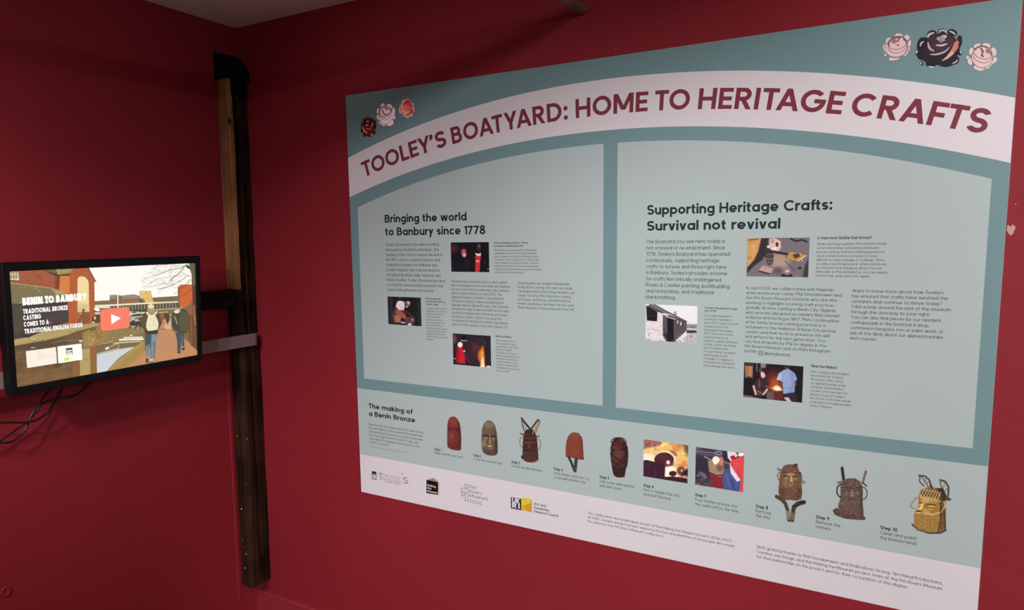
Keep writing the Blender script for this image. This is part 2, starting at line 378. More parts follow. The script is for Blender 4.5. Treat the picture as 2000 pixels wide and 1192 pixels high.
KERN.update({'To': .12, 'Wo': .05, 'Ti': .06, 'Cr': .04, 'ft': .05, '17': .02, 'rk': .0, 'y\u2019': .05, 'Y\u2019': .08})
def line_polys(text, w, q=0, track=.085):
    x = 0; out = []
    for i, ch in enumerate(text):
        W, ps = glyph_polys(ch, w, q)
        for ix, p in ps: out.append((ix, [(a + x, b) for a, b in p]))
        x += W + (track if ch != ' ' else track * .6) - KERN.get(text[i:i+2], 0)
    return x - track, out

class Flat:
    """printed shapes on a plane; place(u, v, layer) gives the 3-D point"""
    def __init__(s, place): s.v = []; s.f = []; s.c = []; s.place = place
    def poly(s, pts, col, layer=3, frac=None):
        n = len(s.v)
        lf = layer if frac is None else layer + frac * .11; s.v += [s.place(a, b, lf) for a, b in pts]; s.f.append(tuple(range(n, n + len(pts)))); s.c.append((col, len(pts)))
    def build(s, name, parent, mat, label=None):
        me = mesh(name, s.v, s.f)
        a = me.color_attributes.new('Col', 'FLOAT_COLOR', 'CORNER')
        arr = np.ones((len(me.loops), 4), np.float32); i = 0
        for c, n in s.c: arr[i:i+n, :3] = c; i += n
        a.data.foreach_set('color', arr.ravel())
        o = link(name, me, parent, mat)
        if label: o['label'] = label
        return o

LAY = 0.00012
def on_board(u, v, layer): return (X0 + u, D0 - LAY * layer, Z0 + v)
def put_line(fl, text, u0, v, u1, cap, w, col, q=0, layer=4, track=.085, shear=0):
    """set a line between u0 and u1 on the baseline v"""
    W, ps = line_polys(text, w, q, track); sx = (u1 - u0) / W; sy = cap / CAPH
    for ix, p in ps: fl.poly([(u0 + a * sx, v + b * sy) for a, b in p], col, layer, ix)

# ------------------------------------------------------------------ pictures: colour grids drawn with soft brushes
class Pic:
    def __init__(s, nx, ny, to_ix, bg, gain=1.0, linear_bg=False):
        s.nx, s.ny, s.to = nx, ny, to_ix; s.z = (0, 0, 1); s.g = gain; s.sil = None
        s.a = np.empty((ny, nx, 3), np.float32); s.a[:] = bg if linear_bg else s.col(bg)
        s.Y, s.X = np.mgrid[0:ny, 0:nx].astype(np.float32)
    def col(s, c): return np.array(lin(c), np.float32) * s.g
    def T(s, x, y):
        return s.to(s.z[0] + x / s.z[2], s.z[1] + y / s.z[2])
    def blur(s, m, n):
        for _ in range(2):
            k = n
            p = np.pad(m, k, mode='edge'); c = np.cumsum(np.pad(p, ((1, 0), (0, 0))), 0); m1 = (c[2*k+1:] - c[:-2*k-1]) / (2*k+1)
            c = np.cumsum(np.pad(m1, ((0, 0), (1, 0))), 1); m = (c[:, 2*k+1:] - c[:, :-2*k-1]) / (2*k+1)
        return m
    def mix(s, m, col, al=1.0):
        c = s.col(col); m = np.clip(m * al, 0, 1)[..., None]; s.a = s.a * (1 - m) + c * m
    def mask(s, P):
        m = np.zeros((s.ny, s.nx), np.float32)
        for ox, oy in ((-.25, -.25), (.25, -.25), (-.25, .25), (.25, .25)):
            ins = np.zeros((s.ny, s.nx), bool); X = s.X + ox; Y = s.Y + oy
            for i in range(len(P)):
                x1, y1 = P[i]; x2, y2 = P[(i+1) % len(P)]
                if y1 == y2: continue
                ins ^= ((Y < y1) != (Y < y2)) & (X < (x2-x1)*(Y-y1)/(y2-y1) + x1)
            m += ins
        return m / 4
    def P(s, pts, col, al=1.0, soft=0, noise=0, seed=1, nscale=4):
        m = s.mask([s.T(*p) for p in pts])
        if soft: m = s.blur(m, soft)
        elif s.sil is not None and al == 1: s.sil = np.maximum(s.sil, m)
        if noise: m = m * (1 - noise + noise * s.nz(nscale, seed))
        s.mix(m, col, al)
    def E(s, cx, cy, rx, ry, col, al=1.0, soft=0, rot=0):
        n = 22; r = math.radians(rot)
        s.P([(cx + rx*math.cos(2*PI*i/n)*math.cos(r) - ry*math.sin(2*PI*i/n)*math.sin(r),
              cy + rx*math.cos(2*PI*i/n)*math.sin(r) + ry*math.sin(2*PI*i/n)*math.cos(r)) for i in range(n)], col, al, soft)
    def L(s, pts, w, col, al=1.0):
        q = [s.T(*p) for p in pts]; d = np.full((s.ny, s.nx), 1e9, np.float32)
        a0 = s.T(0, 0); a1 = s.T(1, 0); sc = math.hypot(a1[0]-a0[0], a1[1]-a0[1]); r = w * sc / 2
        for (x1, y1), (x2, y2) in zip(q[:-1], q[1:]):
            dx, dy = x2-x1, y2-y1; t = np.clip(((s.X-x1)*dx + (s.Y-y1)*dy) / (dx*dx+dy*dy+1e-9), 0, 1)
            d = np.minimum(d, np.hypot(s.X-x1-t*dx, s.Y-y1-t*dy))
        m = np.clip(r - d + .5, 0, 1) * min(1, 2*r + .2)
        if s.sil is not None and al == 1: s.sil = np.maximum(s.sil, m)
        s.mix(m, col, al)
    def S(s, pts, w, col, al=1.0):                     # smooth brush stroke, thinning to both ends
        if len(pts) < 3: return s.L(pts, w, col, al)
        Q = []
        for i in range(len(pts) - 1):
            p0, p1, p2, p3 = pts[max(i-1, 0)], pts[i], pts[i+1], pts[min(i+2, len(pts)-1)]
            for k in range(6):
                t = k/6; Q.append(tuple(.5*((2*p1[c]) + (p2[c]-p0[c])*t + (2*p0[c]-5*p1[c]+4*p2[c]-p3[c])*t*t + (3*p1[c]-p0[c]-3*p2[c]+p3[c])*t**3) for c in (0, 1)))
        Q.append(pts[-1]); n = len(Q); A = []; B = []
        for i in range(n):
            dx = Q[min(i+1, n-1)][0] - Q[max(i-1, 0)][0]; dy = Q[min(i+1, n-1)][1] - Q[max(i-1, 0)][1]; l = math.hypot(dx, dy) or 1
            h = w/2 * (.12 + 1.05 * math.sin(PI * (i + .3) / (n - .4)) ** .7); A.append((Q[i][0] - dy/l*h, Q[i][1] + dx/l*h)); B.append((Q[i][0] + dy/l*h, Q[i][1] - dx/l*h))
        s.P(A + B[::-1], col, al)
    def AR(s, cx, cy, rx, ry, a0, a1, w, col, al=1.0, rot=0):
        r = math.radians(rot); n = 12; o = []
        for i in range(n+1):
            a = math.radians(a0 + (a1-a0)*i/n); x, y = rx*math.cos(a), ry*math.sin(a)
            o.append((cx + x*math.cos(r) - y*math.sin(r), cy + x*math.sin(r) + y*math.cos(r)))
        s.L(o, w, col, al)
    def nz(s, sc, seed):
        g = np.random.RandomState(seed).rand(int(s.ny/sc)+3, int(s.nx/sc)+3).astype(np.float32)
        y = s.Y/sc; x = s.X/sc; yi = y.astype(int); xi = x.astype(int); fy = y-yi; fx = x-xi
        return (g[yi, xi]*(1-fx)+g[yi, xi+1]*fx)*(1-fy) + (g[yi+1, xi]*(1-fx)+g[yi+1, xi+1]*fx)*fy
    def grain(s, amt, sc=2, seed=3, keep=None):
        k = 1 + amt * (s.nz(sc, seed) * 2 - 1)
        if keep is not None: k = 1 + (k - 1) * keep
        s.a = s.a * k[..., None]
    def TX(s, pts, n, c1, c2, size, seed, soft=0):
        """n random dabs inside the polygon"""
        rnd = random.Random(seed); q = pts; x0 = min(p[0] for p in q); x1 = max(p[0] for p in q); y0 = min(p[1] for p in q); y1 = max(p[1] for p in q)
        pm = s.mask([s.T(*p) for p in q]); base = s.a.copy()
        for _ in range(n):
            cx, cy = rnd.uniform(x0, x1), rnd.uniform(y0, y1); t = rnd.random()
            ix, iy = s.T(cx, cy); a0 = s.T(0, 0); a1 = s.T(1, 0); sc = math.hypot(a1[0]-a0[0], a1[1]-a0[1]) * size * rnd.uniform(.4, 1.2)
            m = np.clip(1.3 - np.hypot((s.X-ix)/max(sc, .5), (s.Y-iy)/max(sc*rnd.uniform(.4, 1), .5)), 0, 1)
            s.mix(m, [c1[k]*(1-t) + c2[k]*t for k in range(3)], .9)
        s.a = base * (1 - pm[..., None]) + s.a * pm[..., None]
    def build(s, name, place3, parent, mat, label=None):
        nx, ny = s.nx, s.ny
        V = [place3(i / (nx-1), j / (ny-1)) for j in range(ny) for i in range(nx)]
        keep = np.ones((ny-1, nx-1), bool)
        if s.sil is not None: m = s.sil > .004; keep = m[1:, 1:] | m[:-1, 1:] | m[1:, :-1] | m[:-1, :-1]
        Fc = [(j*nx+i, (j+1)*nx+i, (j+1)*nx+i+1, j*nx+i+1) for j in range(ny-1) for i in range(nx-1) if keep[j, i]]
        me = mesh(name, V, Fc)
        a = me.color_attributes.new('Col', 'FLOAT_COLOR', 'POINT')
        arr = np.ones((nx*ny, 4), np.float32); arr[:, :3] = s.a.reshape(-1, 3); a.data.foreach_set('color', arr.ravel())
        o = link(name, me, parent, mat)
        if label: o['label'] = label
        return o

def board_pic(z, tl, br, bg, gain, dens=1.35, linear_bg=False, grow=False):
    """picture area on the board between two corners given in the zoom frame z=(ox, oy, scale)"""
    U0, V0 = uv(z[0] + tl[0]/z[2], z[1] + tl[1]/z[2]); U1, V1 = uv(z[0] + br[0]/z[2], z[1] + br[1]/z[2])
    if grow:                                           # take in the whole slanting outline
        c = [uv(z[0] + x/z[2], z[1] + y/z[2]) for x in (tl[0], br[0]) for y in (tl[1], br[1])]
        U0, U1 = min(q[0] for q in c), max(q[0] for q in c); V0, V1 = max(q[1] for q in c), min(q[1] for q in c)
    wpx = (br[0]-tl[0])/z[2]; hpx = (br[1]-tl[1])/z[2]; nx = int(wpx*dens)+2; ny = int(abs(hpx)*dens)+2
    def to(px, py):
        u, v = uv(px, py); return ((u-U0)/(U1-U0)*(nx-1), (v-V0)/(V1-V0)*(ny-1))
    p = Pic(nx, ny, to, bg, gain, linear_bg); p.z = z
    p.place3 = lambda a, b: on_board(U0 + (U1-U0)*a, V0 + (V1-V0)*b, 3)
    return p
# ------------------------------------------------------------------ the display board
board = tag(empty('information_board', (X0 + .8, D0 + .004, Z0 - 1.2)),
            'large flat printed museum information board with a curved title band, fixed to the red wall', 'information board')
BW, BH = 1.6, 1.2
pr = board.location.copy()
def rel(f):                                            # children keep world coordinates through the parent's offset
    def g(*a):
        p = f(*a); return (p[0] - pr.x, p[1] - pr.y, p[2] - pr.z)
    return g
ob = rel(on_board)
bd = box('board', (X0 - pr.x, 0.0 - 0.0038, Z0 - BH - pr.z), (X0 + BW - pr.x, WY + 0.0005 - pr.y, Z0 - pr.z), MAT_EDGE, board, 0.0006, 1)
def bpart(name, polys, col, layer, label=None):
    fl = Flat(ob)
    for p in polys: fl.poly(p, col, layer)
    return fl.build(name, board, MAT_PRINT, label)
def arc_v(c, r, u): return c[1] + math.sqrt(r*r - (u - c[0])**2)
def strip(lo, hi, u0, u1, n=64):
    us = [u0 + (u1-u0)*i/n for i in range(n+1)]
    return [[(a, lo(a)), (b, lo(b)), (b, hi(b)), (a, hi(a))] for a, b in zip(us[:-1], us[1:])]
UPc, UPr = (0.803, -2.6136), 2.5639
LOc, LOr = (0.8, -2.7789), 2.6116
INc, INr = (0.806, -2.6606), 2.4628
bpart('printed_background', [[(0.0008, -BH+.0008), (BW-.0008, -BH+.0008), (BW-.0008, -.0008), (0.0008, -.0008)]], TEAL, 1, 'dull teal printed ground')
bpart('title_band', strip(lambda u: arc_v(LOc, LOr, u), lambda u: arc_v(UPc, UPr, u), .0008, BW-.0008), WHITE, 2, 'curved pinkish white band')
bpart('text_panel', strip(lambda u: -.8365, lambda u: arc_v(INc, INr, u), .0305, .8029), PALE, 2, 'pale blue green panel, left half')
bpart('text_panel', strip(lambda u: -.8370, lambda u: arc_v(INc, INr, u), .8379, 1.5725), PALE, 2, 'pale blue green panel, right half')
bpart('steps_strip', [[(.0008, -1.0775), (BW-.0008, -1.0775), (BW-.0008, -.8690), (.0008, -.8690)]], PALE, 2, 'pale blue green strip of casting steps')
bpart('credits_strip', [[(.0008, -BH+.0008), (BW-.0008, -BH+.0008), (BW-.0008, -1.0775), (.0008, -1.0775)]], WHITE, 2, 'pinkish white strip of logos and credits')

# title, each word bent round the arc
tc_, tr_ = (0.8088, -2.811), 2.6797
def tang(px, py):
    u, v = uv(px, py); return math.atan2(u - tc_[0], v - tc_[1])
for word, a, b in (("TOOLEY\u2019S", (709, 336), (870.5, 268)), ('BOATYARD:', (881, 262), (1109, 222)), ('HOME', (1124.3, 214), (1265.4, 203)),
                   ('TO', (1279, 199), (1347.5, 195)), ('HERITAGE', (1364.5, 194), (1648, 201)), ('CRAFTS', (1664.5, 204), (1931.5, 240))):
    fl = Flat(ob); W, ps = line_polys(word, .138, 2, .08); A = tang(*a); B = tang(*b); cap = 0.0445
    for ix, p in ps:
        q = []
        for x, y in p:
            t = A + (B - A) * x / W; r = tr_ + y / CAPH * cap
            q.append((tc_[0] + r * math.sin(t), tc_[1] + r * math.cos(t)))
        fl.poly(q, MAROON, 3, ix)
    fl.build('title_word', board, MAT_PRINT, 'bold maroon capitals following the arc')

def text(name, z, left, base, pitch, lines, w, col, capk=.6, q=0, cap=None, track=.085, layer=3, label=None):
    """lines = [(words, right end)] in zoom coordinates; the block is squared up on the board itself"""
    f = Flat(ob)
    ua, va = uv(z[0] + left/z[2], z[1] + base/z[2])
    _, vb = uv(z[0] + left/z[2], z[1] + (base + pitch)/z[2])
    pv = va - vb
    c = cap if cap else pv * capk
    for i, (s, r) in enumerate(lines):
        v = va - pv * i
        put_line(f, s, ua, v, u_at(z[0] + r/z[2], v), c, w, col, q, layer, track)
    return f.build(name, board, MAT_PRINT, label)
R_, B_ = .082, .140
zA = (700, 400, 7.45); zB = (880, 460, 7.45); zC = (740, 560, 6.623); zD = (700, 770, 5.183); zE = (960, 800, 5.417)
zF = (1240, 360, 4.762); zG = (1440, 440, 4.545); zH = (1240, 580, 7.945); zI = (1430, 640, 7.011); zJ = (1240, 840, 6.62)
zK = (1460, 880, 4.762); zL = (1120, 980, 5.263); zM = (1440, 1040, 3.846)
text('heading', zA, 386, 262, 188, [('Bringing the world', 1575), ('to Banbury since 1778', 1848)], .138, INK, .61, 2, track=.06)
text('paragraph', zA, 397, 603, 72.8, [("Tooley\u2019s Boatyard is the oldest working", 1172), ('dockyard on the inland waterways. The', 1172),
     ('opening of the Oxford Canal at the end of', 1225), ('the 18th Century created transport and', 1185), ('trade links between the Midlands and', 1145),
     ('London. Banbury was transformed into', 1185), ('a trading hub where skills, materials and', 1195),
     ("ideas travelled. Tooley\u2019s Boatyard became", 1263), ('a focal point where people involved in the', 1232), ('canal trade gathered and worked.', 1100)], R_, BODY)
text('caption_heading', zB, 635, 122, 43, [('Phil Omodamwen and Ems Orving', 1125), ('exchange metalworking tools', 1058)], B_, BODY)
text('caption', zB, 637, 228, 45.9, [('Phil and Ems exchanged both metalworking', 1252), ('knowledge and tools in the forge. Phil gifted', 1247),
     ('Ems a crucible (a container for melting metals)', 1285), ('so that she could continue to work with bronze', 1285), ('here in Banbury. Ems presented Phil  a pair of', 1272),
     ('blacksmithing tongs that he found particularly', 1280), ('useful for pouring molten bronze and had planned', 1325), ('to replicate in his own workshop.', 1060)], R_, GREYINK)
text('paragraph', zB, 10, 683, 57.1, [('The Boatyard continues to be a centre which', 828), ('attracts people from far and wide, like Nigerian', 868),
     ('bronze-caster Phil Omodamwen, who worked', 845), ('with us here in Banbury in April 2025. The', 747), ('Nigerian Kingdom of Benin is renowned for', 783),
     ('its bronze casting tradition, producing the', 768), ("globally-famous \u2018Benin Bronzes\u2019. Phil used the".replace('\u2018', "'"), 845),
     ("boatyard\u2019s forge to demonstrate the 'lost wax", 850), ("casting\u2019 technique which has been practised", 820),
     ('by bronze casters in Benin City since the', 742), ('foundation of the Igun Er\u1ecdnmw\u1ecdn (hereditary', 836), ('guild of metal casters) in the 13th Century CE.', 836)], R_, BODY)
text('paragraph', zB, 982, 708, 59.5, [('Working with our resident blacksmith', 1728), ('Emilia (Ems) Orving, Phil cast two small', 1765),
     ('commemorative \u1ecc'+'b\u00e1 (King) heads in our', 1808), ("forge. This was Phil\u2019s first-time casting", 1750), ('in Europe, and these commemorative', 1742),
     ('heads (see below) are likely the first ever', 1800), ('Benin Bronzes to be produced in the UK!', 1795)], R_, BODY)
text('caption_heading', zC, 605, 164, 36, [('Phil Omodamwen', 805), ('working with laterite in', 860), ("Tooley\u2019s forge", 768)], B_, BODY)
text('caption', zC, 612, 288, 36.8, [('Laterite is the red soil on', 873), ('which Benin City sits. The', 880), ('soil, when moistened,', 838), ('forms a clay-like', 793),
     ('substance which is a', 833), ('key component in the', 848), ('production of Benin', 828), ('Bronzes. In order to work', 885), ('in our forge, Phil had to', 863),
     ('bring some of this soil', 853), ('with him all the way from', 887), ('Nigeria.', 705)], R_, GREYINK)
text('caption_heading', zC, 1512, 653, 40, [('Meet the Makers', 1718)], B_, BODY, cap=.0052)
text('caption', zC, 1515, 705, 39.2, [('Phil Omodamwen is a', 1772), ('sixth-generation artist', 1780), ('and bronze-caster from', 1800), ('Benin City, Nigeria.', 1730),
     ('He produces bronze art', 1797), ('which both replicates and', 1823), ('reinterprets the bronze-', 1800), ('casting tradition in the', 1780), ('Kingdom of Benin which', 1800),
     ('metalworkers continue to', 1823), ('practice today.', 1690)], R_, GREYINK)
text('heading', zF, 114, 285, 148, [('Supporting Heritage Crafts:', 1835), ('Survival not revival', 1352)], .138, INK, .61, 2, track=.06)
text('paragraph', zF, 108, 551, 57.4, [('The Boatyard you see here today is', 838), ('not a revival or re-enactment. Since', 838), ("1778, Tooley\u2019s Boatyard has operated", 882),
     ('continuously, supporting heritage', 783), ('crafts to survive and thrive right here', 850), ("in Banbury. Tooley\u2019s provides a home", 858), ('for crafts like critically endangered', 800),
     ('Roses & Castles painting, boatbuilding', 880), ('and restoration, and traditional', 732), ('blacksmithing.', 380)], R_, BODY, q=1)
text('caption_heading', zG, 711, 126, 40, [('Is steel more flexible than bronze?', 1197)], B_, BODY, cap=.0063)
text('caption', zG, 708, 177, 35.2, [('Whilst working together, Phil and Ems made', 1325), ('some interesting comparisons between', 1260), ('bronze casting and blacksmithing practices.', 1315),
     ('Once molten bronze is poured, it is very', 1245), ('difficult to make changes to a design. This is', 1310), ('so unlike steel forging work, where metal can', 1323),
     ('be reheated and reshaped, almost forever.', 1290), ('Although, as Phil reminded us, you can always', 1335), ('melt bronze down and start again!', 1170)], R_, GREYINK)
text('paragraph', zG, 81, 569, 43.4, [('In April 2025, we collaborated with Nigerian', 855), ('artist and bronze-caster Phil Omodamwen and', 928), ('the Pitt Rivers Museum (Oxford) who are also', 887),
     ('working to highlight surviving craft practices', 862), ('globally. Bronze casting in Benin City, Nigeria,', 877), ('was severely disrupted as casters fled colonial', 902),
     ("violence and looting in 1897. Phil\u2019s continuation", 905), ('of his family bronze-casting practice is a', 782), ('testament to the resilience of Benin City bronze', 873),
     ('casters and their work to preserve this skill', 820), ('and artform for the next generation. You', 778), ('can find artworks by Phil on display in the', 790),
     ("Pitt Rivers Museum and on Phil\u2019s Instagram", 826), ('profile', 170)], R_, BODY, q=1)
text('paragraph', zG, 1018, 594, 47.1, [("Want to know more about how Tooley\u2019s", 1830), ('has ensured that crafts have survived the', 1868), ('centuries and continue to thrive today?', 1817),
     ('Take a look around the rest of the museum', 1893), ('through the doorway to your right!', 1705), ('You can also find pieces by our resident', 1810), ('craftspeople in the boatyard shop,', 1703),
     ('commission bespoke iron or paint work, or', 1828), ('ask at the desk about our apprenticeships', 1825), ('and courses.', 1237)], R_, BODY, q=1)
text('paragraph', zI, 443, 375, 60, [('@omobronze.', 806)], R_, BODY, cap=.0075, q=1)
fl = Flat(ob); u, v = uv(1485.9, 690); s_ = .0052
for k in range(32):
    def sq(t, r, e=4): c, s2 = math.cos(t), math.sin(t); n_ = (abs(c)**e + abs(s2)**e)**(1/e); return (u + r*c/n_, v + r*s2/n_)
    t0, t1 = 2*PI*k/32, 2*PI*(k+1)/32
    fl.poly([sq(t0, s_), sq(t1, s_), sq(t1, s_*.82), sq(t0, s_*.82)], BODY)
    fl.poly([sq(t0, s_*.5, 2), sq(t1, s_*.5, 2), sq(t1, s_*.33, 2), sq(t0, s_*.33, 2)], BODY)
fl.poly([(u+s_*.48, v+s_*.48), (u+s_*.62, v+s_*.48), (u+s_*.62, v+s_*.62), (u+s_*.48, v+s_*.62)], BODY)
fl.build('photo_app_icon', board, MAT_PRINT)
text('caption_heading', zH, 1083, 182, 46.5, [("Tooley\u2019s Boatyard forge,", 1600), ('est. 1778', 1260)], B_, BODY)
text('caption', zH, 1079, 304, 55.8, [('Our forge has been in', 1500), ('continuous operation', 1500), ('since 1778. It even survived', 1603), ('a serious fire at the', 1445), ('boatyard in November', 1523),
     ('1870. The Oxford Times', 1527), ('reported that local', 1438), ('residents quickly gathered', 1590), ('to help contain the flames,', 1585), ('with the blacksmith', 1443),
     ('George Plester receiving', 1550), ('"great praise for his', 1437), ('intrepidity" in helping to', 1518), ('extinguish the fire before', 1542), ('more damage was done.', 1545)], R_, GREYINK)
text('caption_heading', zI, 1085, 544, 50, [('Meet the Makers', 1435)], B_, BODY, cap=.0063)
text('caption', zI, 1081, 617, 51.7, [('Ems Orving is the resident', 1603), ("blacksmith at Tooley\u2019s", 1523), ('Boatyard. After doing', 1515), ('an apprenticeship under', 1560), ('a master blacksmith in', 1522),
     ('London, she now runs the', 1580), ("historic forge at Tooley\u2019s.", 1553), ('She is one of the few female', 1622), ('chairmen of the Blacksmiths', 1632), ('Guild of Wessex.', 1375)], R_, GREYINK)
text('heading', zD, 105, 141, 78, [('The making of', 550), ('a Benin Bronze', 575)], .140, INK, .62, 2, track=.06)
text('paragraph', zD, 108, 314, 35.8, [('Benin Bronzes are made using the lost wax casting', 658), ('process. Nigerian bronze caster Phil Omodamwen', 652), ("demonstrated this process to Tooley\u2019s blacksmith", 650),
     ('Ems Orving right here in our historic forge. See', 608), ('more about the making of these objects on the', 620), ('screen to your left!', 305)], R_, GREYINK)
text('caption', zD, 115, 533, 20, [('Images from Making the Museum, Banbury, April 2025, UK', 500)], R_, (.12, .13, .14), cap=.0030)
cs = .0066
def step(z, left, b1, t1, r1, rest, dy):
    text('step_number', z, left, b1, dy, [(t1, r1)], B_, INK, cap=.0078, q=1)
    text('step_text', z, left, b1 + dy, dy, rest, R_, BODY, cap=.0074, q=0)
step(zD, 768, 567, 'Step 1', 843, [('Make a laterite clay core', 1057)], 35.5)
step(zD, 1168, 631, 'Step 2', 1245, [('Cover the core with wax', 1457)], 35.5)
step(zE, 212, 567, 'Step 3', 300, [('Create details with wax', 533)], 40)
step(zE, 660, 641, 'Step 4', 755, [('Add runners and start to', 1028), ('cover with laterite clay', 993)], 43.5)
step(zE, 1143, 726, 'Step 5', 1245, [('Fully cover with laterite', 1508), ('and wire layers', 1380)], 45)
step(zJ, 112, 734, 'Step 6', 245, [('Fire to harden the clay', 578), ('and melt the wax', 465)], 56)
step(zJ, 781, 857, 'Step 7', 922, [('Pour molten bronze into', 1325), ('the cavity left by the wax', 1337)], 58.5)
step(zK, 77, 533, 'Step 8', 190, [('Remove', 218), ('the clay', 210)], 42.3)
step(zK, 637, 632, 'Step 9', 760, [('Remove the', 863), ('runners', 773)], 44.5)
step(zK, 1235, 731, 'Step 10', 1392, [('Clean and polish', 1572), ('the bronze head', 1568)], 46.5)
text('credit_text', zL, 146, 127, 42, [('This collaboration was undertaken as part of the Making the Museum project (2024\u20132027):', 1630),
     ('an AHRC-funded research project exploring the lives and identities of the people who made', 1657), ("the objects in the Pitt Rivers Museum\u2019s collections.", 925)], R_, BODY)
text('credit_text', zM, 147, 118, 36.5, [('With grateful thanks to Phil Omodamwen and Emilia (Ems) Orving, Tim Hand Productions,', 1543),
     ('Creative Jay Design, and the Making the Museum project team at the Pitt Rivers Museum', 1538), ('for their partnership on this project and for their co-curation of this display.', 1282)], R_, BODY)

# logos on the credits strip
def fpoly(f, z, pts, col, layer=3): f.poly([uv(z[0]+x/z[2], z[1]+y/z[2]) for x, y in pts], col, layer)
def fline(f, z, s, left, base, right, cap, w, col, layer=4, q=1, track=.105):
    u, v = uv(z[0]+left/z[2], z[1]+base/z[2]); put_line(f, s, u, v, u_at(z[0]+right/z[2], v), cap, w, col, q, layer, track)
NAVY = (.025, .025, .05)
f = Flat(ob)
fpoly(f, zD, [(138, 780), (180, 787), (186, 822), (170, 808), (150, 803), (135, 820)], NAVY)
for a, b in (((135, 822), (152, 806)), ((152, 806), (172, 812)), ((172, 812), (190, 836)), ((190, 836), (180, 862)), ((180, 862), (150, 860)), ((150, 860), (132, 838)), ((150, 812), (146, 858)), ((164, 812), (168, 860)), ((128, 855), (188, 868))):
    dx, dy = b[0]-a[0], b[1]-a[1]; l = math.hypot(dx, dy); nx, ny = -dy/l*2.4, dx/l*2.4
    fpoly(f, zD, [(a[0]+nx, a[1]+ny), (b[0]+nx, b[1]+ny), (b[0]-nx, b[1]-ny), (a[0]-nx, a[1]-ny)], (.12, .11, .14))
fline(f, zD, 'T', 206, 861, 250, .0205, .06, NAVY)
fline(f, zD, 'OOLEY', 254, 836, 430, .0092, .05, NAVY)
fline(f, zD, '\u2019', 440, 838, 448, .0115, .06, NAVY)
fline(f, zD, 'BOATYARD', 250, 864, 443, .0056, .06, (.09, .09, .11))
fline(f, zD, 'S', 455, 900, 505, .0195, .06, NAVY)
fline(f, zD, 'LIMITED', 272, 892, 420, .0060, .06, (.09, .09, .11))
f.build('logo', board, MAT_PRINT, 'logo of a boat bow in an arch with navy capitals')
f = Flat(ob)
fpoly(f, zD, [(690, 868), (762, 848), (808, 885), (808, 898)], (.42, .33, .16), 3)
fpoly(f, zD, [(806, 885), (824, 905), (818, 1018), (806, 1020)], (.80, .60, .42), 3)
fpoly(f, zD, [(690, 868), (808, 893), (806, 1021), (690, 1002)], (.006, .006, .008), 4)
for s, b, r in (('Making', 938, 784), ('the', 965, 740), ('Museum', 996, 798)): fline(f, zD, s, 700, b - 6, r, .0068, .13, (.85, .83, .84), 5)
f.build('logo', board, MAT_PRINT, 'black box logo with gold lid')
f = Flat(ob)
def frame(f, z, q, t, col):
    cx = sum(p[0] for p in q)/4; cy = sum(p[1] for p in q)/4
    i = [(p[0] + (t if p[0] < cx else -t), p[1] + (t if p[1] < cy else -t)) for p in q]
    for k in range(4): fpoly(f, z, [q[k], q[(k+1) % 4], i[(k+1) % 4], i[k]], col)
for q in ([(1078, 909), (1112, 916), (1112, 953), (1078, 946)], [(1040, 948), (1112, 962), (1112, 996), (1040, 982)], [(1042, 994), (1071, 1000), (1071, 1036), (1042, 1030)], [(1080, 1001), (1112, 1008), (1112, 1089), (1080, 1082)]):
    frame(f, zD, q, 4, NAVY)
for s, b, r in (('Pitt', 955, 1197), ('Rivers', 998, 1250), ('Museum', 1041, 1312)): fline(f, zD, s, 1126, b, r, .0098, .065, NAVY)
fline(f, zD, 'anthropology and', 1127, 1076, 1248, .0045, .08, (.1, .1, .12), q=0); fline(f, zD, 'world archaeology', 1127, 1097, 1254, .0045, .08, (.1, .1, .12), q=0)
f.build('logo', board, MAT_PRINT, 'logo of outlined rectangles and three stacked words')
f = Flat(ob)
fpoly(f, zE, [(206, 927), (314, 946), (314, 1068), (206, 1046)], (.018, .016, .05), 3)
fline(f, zE, 'UK', 218, 985, 302, .0145, .17, (.86, .82, .86), 4, 2, .04); fline(f, zE, 'RI', 218, 1037, 300, .0145, .17, (.86, .82, .86), 4, 2, .12)
fpoly(f, zE, [(314, 932), (420, 948), (428, 965), (428, 1088), (314, 1068)], (.80, .52, .04), 3)
fpoly(f, zE, [(314, 932), (420, 948), (424, 958), (400, 1000), (340, 1020), (314, 1000)], (.90, .66, .05), 4)
fpoly(f, zE, [(335, 1020), (426, 985), (428, 1088), (385, 1080)], (.72, .38, .04), 5)
for s, b, r in (('Arts and', 1010, 573), ('Humanities', 1050, 613), ('Research Council', 1089, 706)): fline(f, zE, s, 450, b, r, .0076, .12, NAVY)
f.build('logo', board, MAT_PRINT, 'navy and yellow square logo with three lines of words')
# printed photographs
def done(p, name, label): return p.build(name, rel(p.place3), board, MAT_PRINT, label)
G1, G2 = 1.75, 1.38
p = board_pic(zA, (1344, 549), (1906, 983), (10, 9, 16), G1)
p.E(1390, 640, 60, 60, (62, 26, 34), 1, 3); p.P([(1345, 820), (1480, 780), (1540, 800), (1620, 850), (1640, 985), (1345, 985)], (8, 16, 26), 1, 1)
p.E(1530, 665, 48, 48, (46, 18, 24), 1, 1); p.E(1535, 705, 32, 55, (176, 96, 98), 1, 1); p.E(1545, 735, 18, 22, (222, 160, 158), 1, 1); p.E(1518, 690, 9, 7, (70, 30, 36)); p.E(1543, 688, 9, 6, (80, 34, 40))
p.L([(1555, 812), (1582, 816)], 5, (110, 90, 96)); p.E(1755, 625, 32, 56, (44, 22, 30), 1, 1); p.E(1756, 600, 16, 22, (100, 74, 86), 1, 1); p.E(1748, 650, 12, 18, (76, 40, 46), 1, 1)
